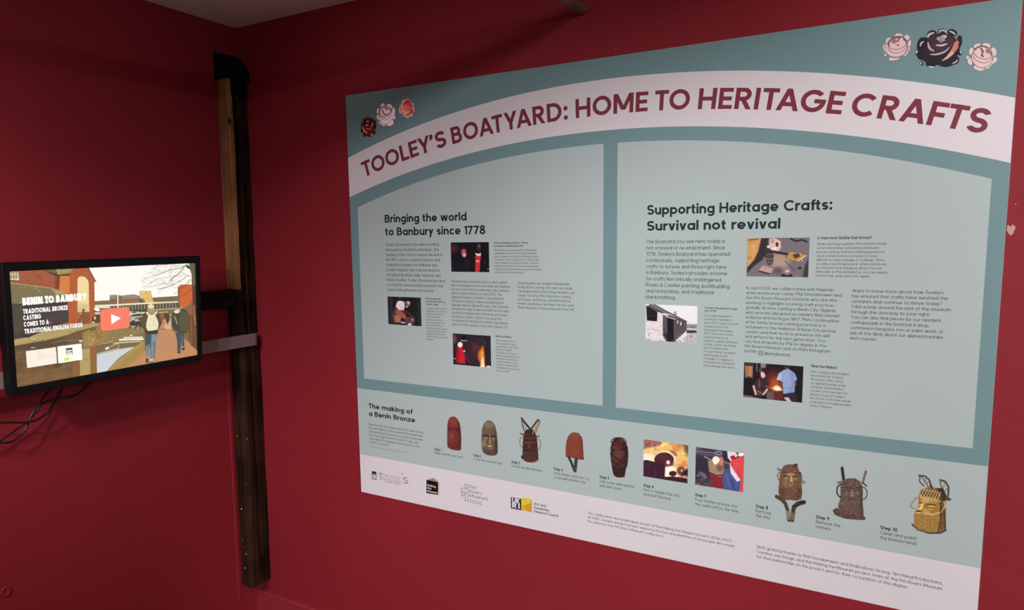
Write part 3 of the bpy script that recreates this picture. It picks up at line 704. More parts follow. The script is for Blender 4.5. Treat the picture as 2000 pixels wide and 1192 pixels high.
p.P([(1700, 745), (1782, 742), (1772, 860), (1762, 983), (1702, 983), (1700, 860)], (168, 46, 52)); p.P([(1698, 702), (1722, 745), (1782, 745), (1782, 700), (1752, 718)], (206, 190, 194))
p.E(1735, 822, 26, 12, (226, 150, 150)); p.L([(1705, 775), (1705, 900)], 8, (110, 26, 34)); p.E(1838, 850, 8, 8, (60, 70, 76)); p.E(1890, 935, 22, 8, (90, 84, 90)); p.E(1600, 850, 30, 60, (24, 20, 28), 1, 3)
p.E(1660, 700, 20, 90, (30, 14, 20), 1, 4); p.grain(.11); done(p, 'printed_photo', 'dark photo of two people, one in a red apron')
p = board_pic(zC, (112, 127), (553, 513), (24, 21, 28), G2)
p.P([(110, 125), (180, 125), (180, 505), (118, 505)], (40, 34, 38)); p.L([(165, 130), (170, 500)], 8, (66, 54, 56)); p.P([(500, 130), (560, 130), (560, 525), (508, 520)], (22, 44, 42))
p.E(275, 135, 20, 22, (84, 60, 62), 1, 1); p.TX([(330, 200), (500, 200), (500, 430), (360, 400)], 50, (18, 16, 22), (64, 46, 50), 12, 4)
p.P([(205, 270), (250, 300), (290, 460), (190, 470), (172, 360)], (78, 60, 66), 1, 1); p.P([(200, 380), (250, 360), (290, 380), (275, 465), (215, 462)], (176, 112, 84), 1, 1)
p.P([(238, 196), (270, 182), (328, 196), (336, 255), (322, 300), (262, 305), (218, 258)], (226, 216, 222)); p.L([(262, 230), (300, 290)], 5, (186, 176, 184)); p.L([(300, 215), (312, 270)], 4, (190, 178, 186))
p.P([(218, 300), (262, 300), (330, 345), (366, 398), (335, 425), (262, 376), (222, 345)], (158, 84, 72)); p.L([(262, 300), (320, 305)], 12, (206, 160, 140)); p.L([(335, 320), (400, 360), (470, 410)], 26, (70, 44, 44))
p.E(372, 222, 32, 36, (152, 96, 92)); p.E(385, 210, 16, 18, (214, 180, 180), 1, 1); p.E(362, 262, 14, 9, (206, 190, 192)); p.E(352, 235, 12, 20, (90, 50, 50))
p.P([(330, 400), (420, 395), (470, 430), (440, 500), (350, 495)], (96, 62, 74), 1, 1); p.E(400, 490, 22, 16, (222, 214, 216)); p.E(435, 430, 8, 18, (190, 176, 180)); p.P([(280, 455), (345, 460), (335, 478), (290, 472)], (196, 180, 182))
p.L([(115, 470), (270, 475)], 22, (36, 46, 46)); p.grain(.13); done(p, 'printed_photo', 'photo of a man in a white shirt bending over his work')
p = board_pic(zC, (955, 605), (1453, 1050), (38, 30, 40), G2)
p.TX([(950, 590), (1450, 590), (1450, 800), (950, 800)], 60, (26, 20, 28), (70, 56, 64), 22, 8); p.E(1240, 850, 100, 160, (62, 34, 46), .8, 6); p.E(975, 680, 26, 60, (110, 72, 66), .8, 2)
p.P([(1130, 1000), (1300, 1030), (1455, 1060), (1455, 1085), (1130, 1060)], (20, 18, 24)); p.P([(960, 930), (1170, 960), (1165, 1045), (960, 1030)], (22, 30, 46)); p.L([(955, 930), (1000, 934)], 10, (150, 140, 150))
p.P([(1018, 752), (1078, 778), (1112, 850), (1118, 1000), (992, 980), (1004, 850)], (190, 32, 42)); p.P([(1018, 752), (1040, 850), (1030, 985), (992, 980), (1004, 850)], (150, 22, 34)); p.E(1052, 752, 32, 34, (236, 226, 232))
p.E(1098, 690, 38, 50, (62, 40, 46)); p.E(1095, 660, 38, 26, (20, 16, 30)); p.E(1120, 712, 30, 16, (18, 14, 20)); p.L([(1065, 695), (1140, 705)], 7, (200, 186, 190)); p.P([(1078, 770), (1150, 780), (1190, 830), (1150, 850), (1090, 830)], (54, 28, 34)); p.L([(1105, 850), (1150, 950), (1185, 1000)], 24, (64, 40, 44)); p.E(1105, 835, 12, 12, (230, 200, 206))
p.P([(1285, 850), (1310, 810), (1352, 762), (1366, 900), (1372, 1068), (1315, 1068), (1312, 985), (1284, 930)], (196, 104, 38), 1, 1); p.E(1335, 880, 18, 60, (236, 160, 60), 1, 2); p.P([(1318, 1060), (1325, 950), (1350, 900), (1364, 1000), (1368, 1066)], (252, 224, 158), 1, 1); p.E(1345, 1040, 22, 22, (255, 246, 226), 1, 1)
p.E(1262, 800, 50, 60, (92, 44, 40), .7, 5); p.E(1420, 1040, 32, 18, (206, 196, 208)); p.E(1175, 1040, 12, 14, (190, 176, 184)); p.E(1425, 1060, 24, 12, (170, 60, 60)); p.grain(.11)
done(p, 'printed_photo', 'photo of a person in a red apron beside flames')
p = board_pic(zF, (1048, 502), (1612, 866), (112, 103, 112), G2)
p.P([(1044, 500), (1175, 500), (1140, 640), (1100, 740), (1044, 800)], (196, 146, 88)); p.TX([(1048, 505), (1140, 505), (1100, 700), (1048, 740)], 16, (226, 180, 112), (150, 96, 56), 26, 2)
p.L([(1054, 520), (1150, 510)], 8, (96, 56, 32)); p.P([(1175, 500), (1245, 500), (1235, 590), (1190, 700), (1100, 770), (1044, 830), (1044, 775), (1110, 700), (1150, 620)], (48, 36, 40), 1, 1)
p.P([(1255, 505), (1305, 502), (1355, 530), (1360, 590), (1335, 625), (1270, 620), (1250, 580)], (212, 178, 170)); p.E(1322, 560, 14, 22, (60, 40, 40)); p.E(1280, 530, 14, 24, (176, 130, 124)); p.E(1240, 582, 12, 11, (236, 214, 210)); p.E(1300, 598, 22, 12, (236, 210, 204))
p.E(1345, 715, 95, 75, (166, 142, 128), 1, 6); p.L([(1185, 612), (1290, 628), (1425, 652)], 20, (40, 34, 42)); p.P([(1190, 600), (1260, 600), (1270, 650), (1190, 680)], (46, 38, 46)); p.E(1252, 668, 40, 40, (60, 50, 58)); p.E(1256, 710, 36, 44, (70, 58, 62)); p.AR(1252, 690, 30, 10, 0, 180, 5, (140, 124, 122)); p.AR(1256, 720, 30, 10, 0, 180, 5, (130, 114, 112)); p.AR(1250, 660, 28, 8, 180, 360, 4, (120, 108, 110))
p.P([(1415, 672), (1440, 632), (1540, 640), (1592, 668), (1520, 718), (1450, 700)], (182, 136, 62)); p.P([(1465, 655), (1520, 640), (1540, 670), (1490, 695)], (86, 50, 30)); p.L([(1520, 712), (1590, 664)], 7, (224, 204, 170)); p.L([(1425, 650), (1398, 690)], 5, (70, 56, 60))
p.L([(1398, 715), (1482, 802)], 6, (52, 44, 50)); p.P([(1150, 800), (1195, 752), (1292, 790), (1258, 830)], (176, 152, 142)); p.P([(1150, 800), (1258, 828), (1255, 842), (1150, 815)], (50, 42, 46)); p.E(1210, 775, 8, 6, (110, 80, 76))
p.E(1412, 850, 56, 22, (44, 38, 44)); p.E(1416, 815, 34, 28, (136, 122, 122)); p.E(1418, 808, 18, 10, (206, 192, 188)); p.E(1330, 800, 46, 34, (70, 62, 70), .8, 4); p.P([(1505, 780), (1540, 765), (1560, 780), (1525, 795)], (40, 36, 44)); p.P([(1555, 872), (1585, 740), (1615, 690), (1615, 872)], (54, 54, 56), 1, 1); p.E(1556, 712, 6, 6, (220, 214, 216))
p.L([(1450, 508), (1500, 530), (1560, 518), (1600, 535)], 14, (40, 36, 44)); p.grain(.09); done(p, 'printed_photo', 'photo of a hand and tools on a workbench')
p = board_pic(zH, (172, 114), (960, 722), (226, 224, 228), G2)
p.P([(800, 395), (965, 420), (965, 440), (800, 430)], (206, 200, 202)); p.P([(800, 425), (965, 432), (965, 495), (800, 485)], (92, 84, 92), noise=.5, seed=5); p.P([(800, 485), (965, 495), (965, 520), (800, 520)], (200, 196, 198)); p.P([(800, 515), (965, 518), (965, 562), (800, 570)], (44, 36, 46), 1, 1)
p.P([(740, 740), (770, 640), (820, 580), (965, 556), (965, 750)], (184, 178, 182)); p.TX([(700, 740), (770, 620), (820, 575), (965, 556), (965, 750)], 70, (220, 216, 218), (110, 100, 108), 14, 6)
p.P([(604, 250), (612, 222), (645, 226), (650, 300), (600, 290)], (150, 142, 148), 1, 1)
p.P([(170, 235), (345, 240), (440, 270), (434, 600), (505, 718), (165, 705)], (214, 208, 210)); p.TX([(165, 380), (430, 430), (500, 715), (165, 700)], 60, (236, 232, 232), (150, 136, 142), 22, 3)
p.P([(176, 145), (250, 150), (352, 215), (346, 382), (186, 370)], (24, 20, 28)); p.L([(195, 285), (335, 300)], 5, (80, 72, 80)); p.L([(195, 240), (335, 256)], 4, (60, 54, 60)); p.TX([(190, 340), (340, 350), (340, 378), (190, 368)], 16, (40, 34, 40), (150, 140, 146), 6, 9)
p.P([(435, 275), (640, 320), (805, 385), (805, 520), (700, 620), (620, 680), (505, 715), (432, 600)], (84, 74, 80)); p.TX([(435, 290), (800, 385), (800, 520), (620, 700), (505, 715), (432, 600)], 150, (128, 116, 118), (44, 36, 42), 9, 12)
p.P([(504, 322), (602, 345), (602, 640), (560, 700), (504, 690)], (18, 15, 24)); p.P([(432, 560), (505, 560), (620, 660), (700, 735), (520, 718)], (30, 24, 32), .8, 2)
p.P([(650, 370), (682, 378), (678, 470), (655, 440)], (60, 54, 60)); p.P([(655, 368), (674, 372), (670, 430), (657, 410)], (216, 212, 216)); p.P([(705, 392), (728, 396), (722, 450), (708, 440)], (206, 202, 206)); p.P([(738, 400), (752, 404), (748, 480), (738, 470)], (40, 34, 42))
p.L([(470, 292), (520, 318), (632, 348)], 12, (206, 200, 204)); p.L([(520, 285), (640, 335)], 10, (60, 52, 58)); p.L([(510, 270), (660, 330)], 6, (186, 178, 184))
p.P([(176, 142), (236, 108), (292, 106), (500, 222), (812, 382), (800, 396), (640, 320), (520, 262), (440, 250), (345, 235)], (96, 88, 94)); p.L([(240, 112), (480, 262), (800, 392)], 5, (34, 28, 36)); p.L([(290, 108), (520, 232), (810, 380)], 5, (30, 26, 34)); p.L([(265, 125), (470, 240)], 5, (190, 184, 188)); p.L([(180, 140), (430, 256)], 12, (36, 30, 38)); p.P([(176, 118), (238, 104), (210, 138), (180, 134)], (232, 228, 232))
p.TX([(620, 640), (700, 560), (800, 540), (760, 640), (720, 730), (640, 700)], 60, (150, 142, 144), (70, 62, 68), 12, 31); p.grain(.13, 1.5); done(p, 'printed_photo', 'black and white photo of the old forge building')
p = board_pic(zI, (165, 473), (957, 1030), (24, 18, 26), G2)
p.P([(176, 520), (285, 528), (278, 700), (180, 690)], (160, 112, 80)); p.L([(205, 530), (202, 690)], 8, (120, 80, 58)); p.L([(250, 530), (247, 690)], 7, (190, 146, 110)); p.P([(170, 455), (300, 470), (290, 520), (172, 510)], (60, 44, 44)); p.L([(338, 470), (338, 600)], 12, (110, 104, 106)); p.E(425, 520, 36, 44, (126, 116, 120), 1, 1); p.E(395, 590, 22, 40, (84, 74, 78), 1, 1); p.E(230, 720, 60, 50, (14, 12, 18), 1, 2)
p.E(570, 760, 110, 170, (96, 38, 34), .9, 8); p.E(590, 780, 70, 90, (176, 78, 44), .9, 6)
p.P([(300, 760), (345, 700), (400, 672), (470, 700), (505, 760), (500, 840), (435, 935), (330, 925), (285, 800)], (52, 32, 42)); p.P([(360, 720), (380, 700), (390, 820), (350, 830)], (96, 66, 66)); p.P([(330, 860), (420, 860), (410, 940), (340, 935)], (76, 50, 48)); p.L([(350, 870), (410, 905)], 8, (160, 130, 124))
p.E(436, 600, 42, 50, (42, 22, 30)); p.E(424, 640, 32, 52, (226, 184, 178)); p.E(415, 620, 8, 5, (90, 50, 50)); p.E(442, 622, 8, 5, (90, 50, 50)); p.E(424, 665, 12, 5, (160, 80, 80)); p.P([(395, 600), (420, 580), (460, 600), (470, 680), (450, 640), (430, 610)], (38, 20, 28))
p.P([(276, 795), (306, 792), (340, 918), (314, 926)], (206, 158, 156)); p.P([(498, 842), (476, 832), (415, 915), (432, 930)], (214, 168, 162))
p.P([(470, 880), (575, 868), (580, 1005), (500, 1012), (472, 960)], (96, 80, 82)); p.P([(575, 870), (700, 860), (695, 985), (580, 1005)], (92, 40, 34), 1, 2); p.TX([(475, 880), (575, 870), (575, 1000), (500, 1005)], 30, (130, 112, 112), (60, 46, 50), 10, 4)
p.P([(530, 830), (570, 810), (600, 790), (640, 800), (670, 830), (690, 862), (600, 866)], (255, 190, 116), 1, 1); p.P([(570, 835), (610, 808), (655, 826), (660, 855), (600, 858)], (255, 244, 206), 1, 1); p.L([(460, 800), (560, 830)], 12, (196, 100, 50), .8)
p.P([(698, 890), (858, 876), (895, 1000), (840, 1060), (760, 1010), (690, 930)], (42, 32, 46)); p.E(742, 548, 38, 30, (54, 40, 42)); p.E(760, 572, 20, 14, (140, 110, 110))
p.P([(608, 712), (640, 625), (715, 577), (790, 580), (855, 625), (890, 708), (858, 742), (852, 885), (702, 908), (688, 742)], (140, 156, 198)); p.P([(608, 712), (640, 625), (700, 640), (688, 742)], (170, 178, 206)); p.L([(690, 640), (688, 740)], 7, (96, 108, 150)); p.L([(700, 830), (850, 815)], 7, (100, 112, 150)); p.P([(780, 600), (850, 640), (850, 880), (790, 890), (820, 740)], (120, 134, 178), .8, 1); p.L([(790, 830), (795, 890)], 5, (90, 100, 140))
p.L([(650, 735), (665, 790)], 36, (96, 60, 56)); p.L([(870, 730), (868, 790)], 20, (90, 66, 66)); p.P([(705, 960), (770, 955), (830, 1040), (800, 1050), (740, 1000)], (196, 172, 174))
p.P([(155, 920), (250, 935), (380, 970), (500, 1005), (620, 1010), (800, 1045), (955, 1060), (955, 1085), (155, 1010)], (104, 92, 100)); p.P([(160, 950), (370, 985), (370, 1030), (155, 1010)], (50, 42, 52)); p.TX([(160, 930), (480, 990), (640, 1030), (160, 1000)], 24, (206, 196, 200), (60, 50, 60), 14, 17); p.grain(.09)
done(p, 'printed_photo', 'photo of two blacksmiths at a glowing forge')
p = board_pic(zJ, (116, 122), (682, 692), (226, 190, 116), G2)
p.TX([(110, 60), (700, 60), (700, 740), (110, 740)], 150, (250, 226, 150), (196, 116, 72), 34, 21); p.P([(110, 300), (250, 300), (250, 420), (110, 420)], (255, 240, 210), .9, 5)
p.P([(115, 60), (345, 100), (350, 180), (300, 215), (180, 230), (112, 250)], (150, 82, 84), .9, 1); p.TX([(120, 90), (340, 120), (330, 200), (130, 230)], 22, (206, 150, 150), (84, 36, 44), 20, 5)
p.P([(600, 110), (700, 120), (700, 330), (640, 280)], (70, 56, 40), .9, 3); p.P([(480, 200), (560, 160), (610, 230), (560, 290), (480, 270)], (206, 130, 76), .8, 2); p.P([(430, 250), (520, 280), (560, 340), (500, 330)], (120, 60, 50), .8, 1)
p.E(380, 388, 142, 112, (255, 246, 206), .8, 3); p.E(378, 390, 128, 100, (74, 32, 44)); p.E(440, 440, 66, 50, (98, 44, 50), 1, 3); p.E(350, 350, 80, 46, (96, 44, 56), .5, 4); p.E(430, 420, 24, 26, (255, 206, 206)); p.P([(395, 480), (500, 470), (560, 560), (540, 640), (390, 620)], (255, 244, 222), 1, 2)
p.P([(112, 392), (160, 388), (250, 412), (330, 430), (392, 460), (388, 606), (500, 600), (680, 630), (690, 760), (100, 690)], (56, 30, 46)); p.TX([(115, 400), (385, 460), (380, 600), (115, 620)], 30, (92, 52, 66), (40, 22, 36), 18, 9); p.E(492, 565, 52, 36, (70, 30, 34)); p.E(600, 530, 60, 60, (112, 50, 40), .95, 1); p.E(605, 526, 12, 10, (255, 220, 200)); p.E(640, 440, 34, 44, (206, 110, 72), .8, 2); p.P([(600, 570), (690, 480), (690, 620), (600, 620)], (50, 26, 38), 1, 1); p.E(640, 605, 40, 12, (206, 170, 196), .8, 1)
p.grain(.09); done(p, 'step_photo', 'photo of clay moulds in a glowing fire')
p = board_pic(zJ, (790, 220), (1400, 808), (62, 56, 70), G2)
p.TX([(780, 170), (1200, 230), (1200, 480), (780, 440)], 60, (34, 30, 44), (104, 98, 116), 24, 4); p.L([(790, 275), (1030, 300)], 7, (160, 150, 160)); p.L([(790, 300), (1020, 330)], 5, (130, 122, 136)); p.E(1080, 315, 56, 56, (84, 80, 100), 1, 1); p.AR(1080, 300, 40, 22, 0, 360, 8, (150, 144, 160)); p.P([(1180, 210), (1240, 230), (1230, 420), (1140, 400), (1140, 260)], (40, 36, 50), .9, 1)
p.P([(780, 330), (960, 370), (960, 640), (780, 660)], (44, 42, 56), .9, 3); p.TX([(785, 560), (990, 620), (1140, 800), (785, 760)], 60, (142, 118, 88), (70, 58, 54), 22, 15); p.E(880, 580, 60, 26, (106, 102, 120), .9, 1, 35)
p.P([(945, 395), (1145, 430), (1160, 560), (1060, 600), (965, 545)], (158, 132, 104), 1, 1); p.E(1100, 490, 46, 50, (104, 82, 84), .9, 2); p.P([(962, 540), (1060, 580), (1150, 570), (1148, 760), (1080, 775), (1010, 740), (975, 640)], (126, 38, 48)); p.L([(1010, 740), (1080, 772), (1140, 758)], 9, (160, 120, 110)); p.L([(1082, 600), (1120, 606)], 6, (200, 150, 150))
p.L([(900, 345), (1010, 405)], 8, (206, 196, 196)); p.L([(1130, 400), (1220, 440)], 8, (170, 150, 156)); p.E(1112, 405, 34, 56, (196, 120, 118)); p.E(1060, 392, 32, 40, (140, 104, 100), 1, 2); p.E(1048, 388, 46, 46, (255, 232, 214)); p.E(1040, 425, 22, 24, (255, 240, 226))
p.P([(1140, 540), (1222, 486), (1300, 650), (1375, 670), (1375, 850), (1165, 812), (1130, 650)], (72, 82, 136)); p.L([(1250, 640), (1290, 800)], 14, (46, 54, 100), .8); p.L([(1180, 560), (1230, 760)], 18, (92, 104, 160), .7)
p.P([(1190, 232), (1265, 245), (1330, 335), (1240, 405), (1202, 360)], (220, 210, 220)); p.P([(1228, 345), (1285, 325), (1308, 372), (1255, 392)], (156, 28, 42)); p.P([(1265, 240), (1412, 262), (1412, 300), (1330, 330)], (130, 76, 74)); p.P([(1335, 312), (1412, 272), (1412, 336), (1345, 342)], (244, 236, 244))
p.P([(1225, 420), (1250, 395), (1412, 325), (1412, 860), (1342, 840), (1376, 662), (1300, 560), (1235, 470)], (212, 72, 78)); p.L([(1325, 520), (1385, 620)], 10, (170, 44, 56), .8); p.P([(1225, 425), (1245, 470), (1368, 655), (1318, 668), (1240, 560)], (216, 212, 226)); p.grain(.09)
done(p, 'step_photo', 'photo of molten bronze poured into a mould')

# cut-out pictures of the casting steps, printed straight on the pale strip
def cut(z, tl, br):
    p = board_pic(z, tl, br, PALE, G2, 1.7, True, True); p.sil = np.zeros((p.ny, p.nx), np.float32); return p
def dn(p, bg, name, label):
    p.grain(.24, 2, 5); m = p.sil[..., None]; p.a = p.a * m + np.array(bg, np.float32) * (1 - m); done(p, name, label)
p = cut(zD, (880, 222), (1060, 582))
p.P([(900, 330), (904, 285), (918, 245), (945, 228), (975, 228), (1005, 250), (1028, 295), (1036, 350), (1043, 430), (1040, 560), (1022, 573), (990, 572), (935, 560), (902, 535), (898, 480)], (112, 50, 48))
p.P([(1010, 260), (1036, 350), (1043, 430), (1040, 560), (1010, 570), (1005, 430)], (70, 34, 36), .8, 3); p.E(960, 275, 40, 36, (140, 70, 56), .6, 4); p.E(930, 358, 24, 14, (70, 30, 34), .9, 2); p.E(1005, 362, 24, 14, (62, 28, 32), .9, 2); p.L([(970, 340), (978, 440)], 8, (76, 30, 34), .8); p.E(950, 420, 20, 26, (150, 78, 72), .5, 3); p.P([(900, 500), (1040, 500), (1040, 572), (920, 562)], (80, 38, 38), .5, 4); p.E(978, 440, 14, 10, (60, 26, 30), .6, 1)
dn(p, PALE, 'step_picture', 'red clay core')
p = cut(zD, (1225, 255), (1435, 640))
p.P([(1246, 420), (1252, 350), (1270, 300), (1300, 270), (1330, 264), (1360, 280), (1388, 325), (1402, 390), (1412, 500), (1412, 590), (1400, 615), (1365, 626), (1310, 620), (1262, 592), (1250, 555), (1245, 480)], (100, 84, 70))
p.E(1320, 310, 46, 30, (150, 128, 108), .5, 4); p.P([(1380, 330), (1412, 500), (1412, 600), (1380, 620), (1375, 480)], (52, 42, 38), .8, 3); p.L([(1262, 425), (1300, 418), (1322, 430)], 12, (50, 40, 36)); p.L([(1345, 432), (1370, 425), (1395, 436)], 12, (46, 36, 34)); p.E(1288, 450, 22, 13, (150, 130, 104)); p.E(1366, 456, 22, 13, (150, 128, 104)); p.L([(1270, 452), (1306, 452)], 5, (50, 40, 36)); p.L([(1350, 458), (1386, 458)], 5, (50, 40, 36))
p.P([(1322, 430), (1340, 430), (1352, 500), (1312, 500)], (140, 120, 94)); p.L([(1320, 430), (1312, 500)], 7, (60, 48, 42)); p.L([(1342, 430), (1354, 498)], 7, (56, 44, 38)); p.E(1332, 528, 26, 10, (176, 152, 122)); p.E(1334, 548, 22, 8, (130, 104, 84)); p.L([(1308, 538), (1358, 540)], 5, (44, 34, 32)); p.E(1270, 500, 20, 34, (160, 136, 108), .6, 3); p.P([(1250, 560), (1412, 580), (1400, 615), (1360, 626), (1310, 620), (1262, 592)], (66, 54, 46), .6, 3)
dn(p, PALE, 'step_picture', 'wax covered head with a face')
DK = (66, 40, 38)
p = cut(zE, (285, 75), (540, 580))
p.P([(335, 290), (350, 230), (380, 212), (440, 212), (465, 250), (482, 300), (490, 400), (500, 540), (470, 562), (420, 568), (360, 552), (312, 512), (312, 490), (330, 480), (328, 400)], DK)
p.L([(318, 92), (345, 130), (412, 210)], 20, (40, 34, 34)); p.L([(318, 92), (330, 170), (345, 220)], 13, (80, 62, 54)); p.L([(345, 150), (382, 255)], 9, (150, 122, 96)); p.L([(505, 118), (490, 112), (415, 215)], 18, (70, 54, 48)); p.L([(510, 125), (492, 180), (465, 235)], 16, (130, 106, 84)); p.L([(480, 165), (430, 262)], 9, (150, 122, 96)); p.E(478, 235, 18, 12, (170, 140, 110)); p.L([(310, 255), (340, 268)], 14, (60, 48, 46)); p.L([(480, 290), (505, 280)], 12, (60, 48, 46)); p.E(395, 235, 40, 26, (50, 34, 34))
p.AR(325, 345, 26, 52, 90, 270, 9, (120, 92, 78)); p.AR(490, 370, 32, 56, -80, 90, 9, (120, 92, 78)); p.E(372, 350, 18, 10, (104, 72, 64)); p.E(440, 350, 18, 10, (96, 66, 60)); p.L([(355, 332), (390, 330)], 6, (36, 22, 24)); p.L([(425, 332), (458, 330)], 6, (36, 22, 24)); p.L([(402, 330), (400, 400)], 10, (104, 72, 64)); p.E(402, 405, 16, 8, (90, 60, 56))
for y in (290, 445, 465, 485, 505, 525): p.AR(408, y, 72, 14, 10, 170, 4, (104, 72, 66), .8)
p.L([(330, 440), (360, 432), (385, 445)], 6, (36, 22, 24)); p.AR(408, 520, 92, 44, 10, 170, 6, (176, 160, 150), .8); p.TX([(345, 220), (465, 240), (480, 300), (340, 300)], 30, (100, 72, 62), (34, 22, 24), 8, 3)
dn(p, PALE, 'step_picture', 'dark waxed head with horns')
p = cut(zE, (770, 228), (995, 668))
p.L([(815, 500), (845, 560), (878, 650)], 24, (42, 44, 40)); p.L([(898, 515), (884, 650)], 30, (50, 52, 48)); p.P([(868, 600), (898, 600), (902, 655), (868, 655)], (64, 64, 58))
p.P([(785, 500), (783, 420), (792, 335), (812, 280), (845, 248), (885, 239), (922, 250), (952, 285), (966, 330), (972, 430), (978, 531), (910, 525), (845, 508)], (122, 62, 46)); p.P([(940, 280), (966, 330), (972, 430), (978, 531), (940, 525), (950, 400)], (94, 44, 36), .8, 3); p.TX([(800, 270), (960, 300), (970, 510), (790, 490)], 30, (136, 72, 54), (110, 54, 42), 16, 3); p.L([(786, 498), (845, 506), (910, 523), (978, 529)], 7, (76, 34, 28)); p.E(880, 265, 40, 14, (150, 82, 62), .5, 3)
dn(p, PALE, 'step_picture', 'red brown dome on two runners')
p = cut(zE, (1240, 285), (1460, 735))
p.P([(1262, 400), (1270, 345), (1300, 308), (1345, 297), (1390, 308), (1425, 345), (1440, 400), (1444, 480), (1438, 560), (1424, 620), (1414, 690), (1410, 715), (1375, 723), (1320, 718), (1290, 695), (1275, 620), (1262, 540), (1256, 460)], (78, 44, 42))
p.E(1340, 440, 52, 90, (104, 58, 52), .7, 5); p.P([(1400, 310), (1440, 400), (1444, 480), (1424, 620), (1400, 700), (1405, 480)], (46, 26, 28), .8, 3); p.P([(1280, 630), (1424, 620), (1410, 715), (1375, 723), (1320, 718), (1290, 695)], (44, 28, 30), .7, 3)
for q in ([(1270, 345), (1340, 400), (1442, 450)], [(1262, 430), (1350, 425), (1440, 400)], [(1290, 315), (1350, 380), (1410, 360)], [(1260, 460), (1330, 520), (1440, 590)], [(1440, 470), (1360, 540), (1280, 640)], [(1265, 540), (1350, 590), (1430, 540)], [(1310, 300), (1400, 400), (1425, 480)], [(1275, 600), (1350, 640), (1428, 610)], [(1285, 660), (1350, 680), (1415, 660)], [(1258, 400), (1300, 440), (1258, 480)], [(1345, 300), (1290, 350), (1262, 420)]): p.L(q, 7, (34, 20, 22))
p.AR(1345, 345, 82, 48, 180, 360, 7, (30, 26, 28)); p.L([(1440, 400), (1446, 480), (1440, 560), (1426, 620)], 6, (24, 20, 22)); dn(p, PALE, 'step_picture', 'dark mould bound with wire')
p = cut(zK, (250, 112), (550, 665))
BR = (108, 78, 60)
p.L([(270, 430), (310, 452), (350, 490), (375, 560), (385, 648)], 34, (74, 60, 52)); p.P([(355, 560), (395, 560), (405, 646), (365, 642)], (130, 112, 100)); p.L([(525, 482), (470, 495), (430, 530), (415, 648)], 38, (62, 52, 46)); p.P([(400, 590), (435, 570), (432, 650), (400, 648)], (110, 96, 86)); p.E(505, 482, 24, 16, (34, 26, 26)); p.L([(480, 510), (425, 515)], 16, (50, 38, 36))
p.P([(300, 230), (312, 180), (340, 140), (380, 128), (430, 130), (465, 140), (478, 180), (500, 230), (502, 300), (510, 400), (500, 455), (450, 470), (400, 462), (340, 465), (300, 440), (288, 400), (292, 310)], BR)
p.E(448, 140, 20, 18, (56, 42, 38)); p.TX([(312, 180), (345, 138), (465, 140), (480, 200), (312, 210)], 44, (160, 124, 92), (66, 44, 38), 8, 5); p.L([(305, 212), (400, 202), (490, 215)], 6, (60, 42, 36)); p.E(400, 225, 40, 14, (196, 156, 114), .7, 2)
p.E(362, 262, 26, 15, (172, 132, 96)); p.E(446, 262, 24, 14, (164, 124, 90)); p.L([(335, 245), (362, 236), (392, 250)], 6, (54, 36, 32)); p.L([(422, 250), (448, 240), (474, 248)], 6, (54, 36, 32)); p.L([(342, 264), (385, 266)], 5, (50, 32, 28)); p.L([(428, 266), (468, 264)], 5, (50, 32, 28))
p.P([(400, 240), (415, 240), (424, 292), (392, 292)], (190, 150, 108)); p.E(406, 312, 24, 8, (176, 136, 98)); p.E(406, 328, 20, 8, (150, 112, 82)); p.L([(384, 320), (430, 320)], 4, (50, 30, 28)); p.E(350, 310, 20, 30, (166, 124, 90), .5, 3)
for y in (355, 372, 389, 406, 423, 440): p.AR(400, y, 96, 10, 8, 172, 3, (66, 44, 38), .8)
p.P([(290, 350), (340, 350), (350, 460), (300, 440)], (80, 50, 42), .6, 3); p.P([(470, 340), (508, 350), (505, 455), (460, 468)], (64, 42, 36), .7, 3)
p.TX([(300, 210), (480, 210), (505, 450), (400, 465), (300, 440)], 60, (170, 132, 98), (62, 42, 36), 7, 33); p.L([(338, 250), (362, 240), (390, 252)], 5, (40, 26, 24)); p.L([(424, 254), (448, 244), (472, 252)], 5, (40, 26, 24)); p.AR(300, 240, 20, 38, 90, 270, 9, (96, 78, 66)); p.L([(270, 170), (300, 190), (290, 165), (310, 185)], 8, (90, 74, 64)); p.L([(480, 200), (505, 240), (500, 270), (535, 300), (515, 308), (490, 270)], 8, (84, 66, 56)); p.E(490, 215, 14, 12, (70, 52, 46))
dn(p, PALE, 'step_picture', 'brown bronze head on two runners')
p = cut(zK, (775, 145), (1125, 662))
BR = (96, 76, 70)
p.L([(880, 165), (888, 230), (898, 290)], 26, (50, 42, 42)); p.E(879, 172, 9, 18, (40, 34, 36)); p.L([(1100, 200), (1085, 250), (1072, 300)], 20, (120, 98, 86)); p.E(1100, 200, 8, 16, (80, 66, 60))
p.P([(790, 555), (830, 532), (860, 560), (960, 600), (1070, 595), (1100, 630), (1090, 650), (1000, 645), (900, 635), (810, 600)], (84, 62, 58))
p.P([(865, 320), (880, 285), (930, 260), (1000, 258), (1050, 290), (1070, 330), (1075, 400), (1070, 470), (1082, 600), (1000, 610), (900, 590), (842, 560), (845, 490), (862, 460)], BR)
p.TX([(870, 300), (930, 262), (1040, 285), (1065, 330), (870, 330)], 44, (150, 122, 112), (54, 40, 40), 8, 5); p.L([(865, 342), (960, 352), (1068, 345)], 7, (56, 42, 42)); p.TX([(850, 470), (1070, 470), (1080, 600), (900, 590), (845, 560)], 90, (140, 112, 104), (62, 46, 46), 8, 9)
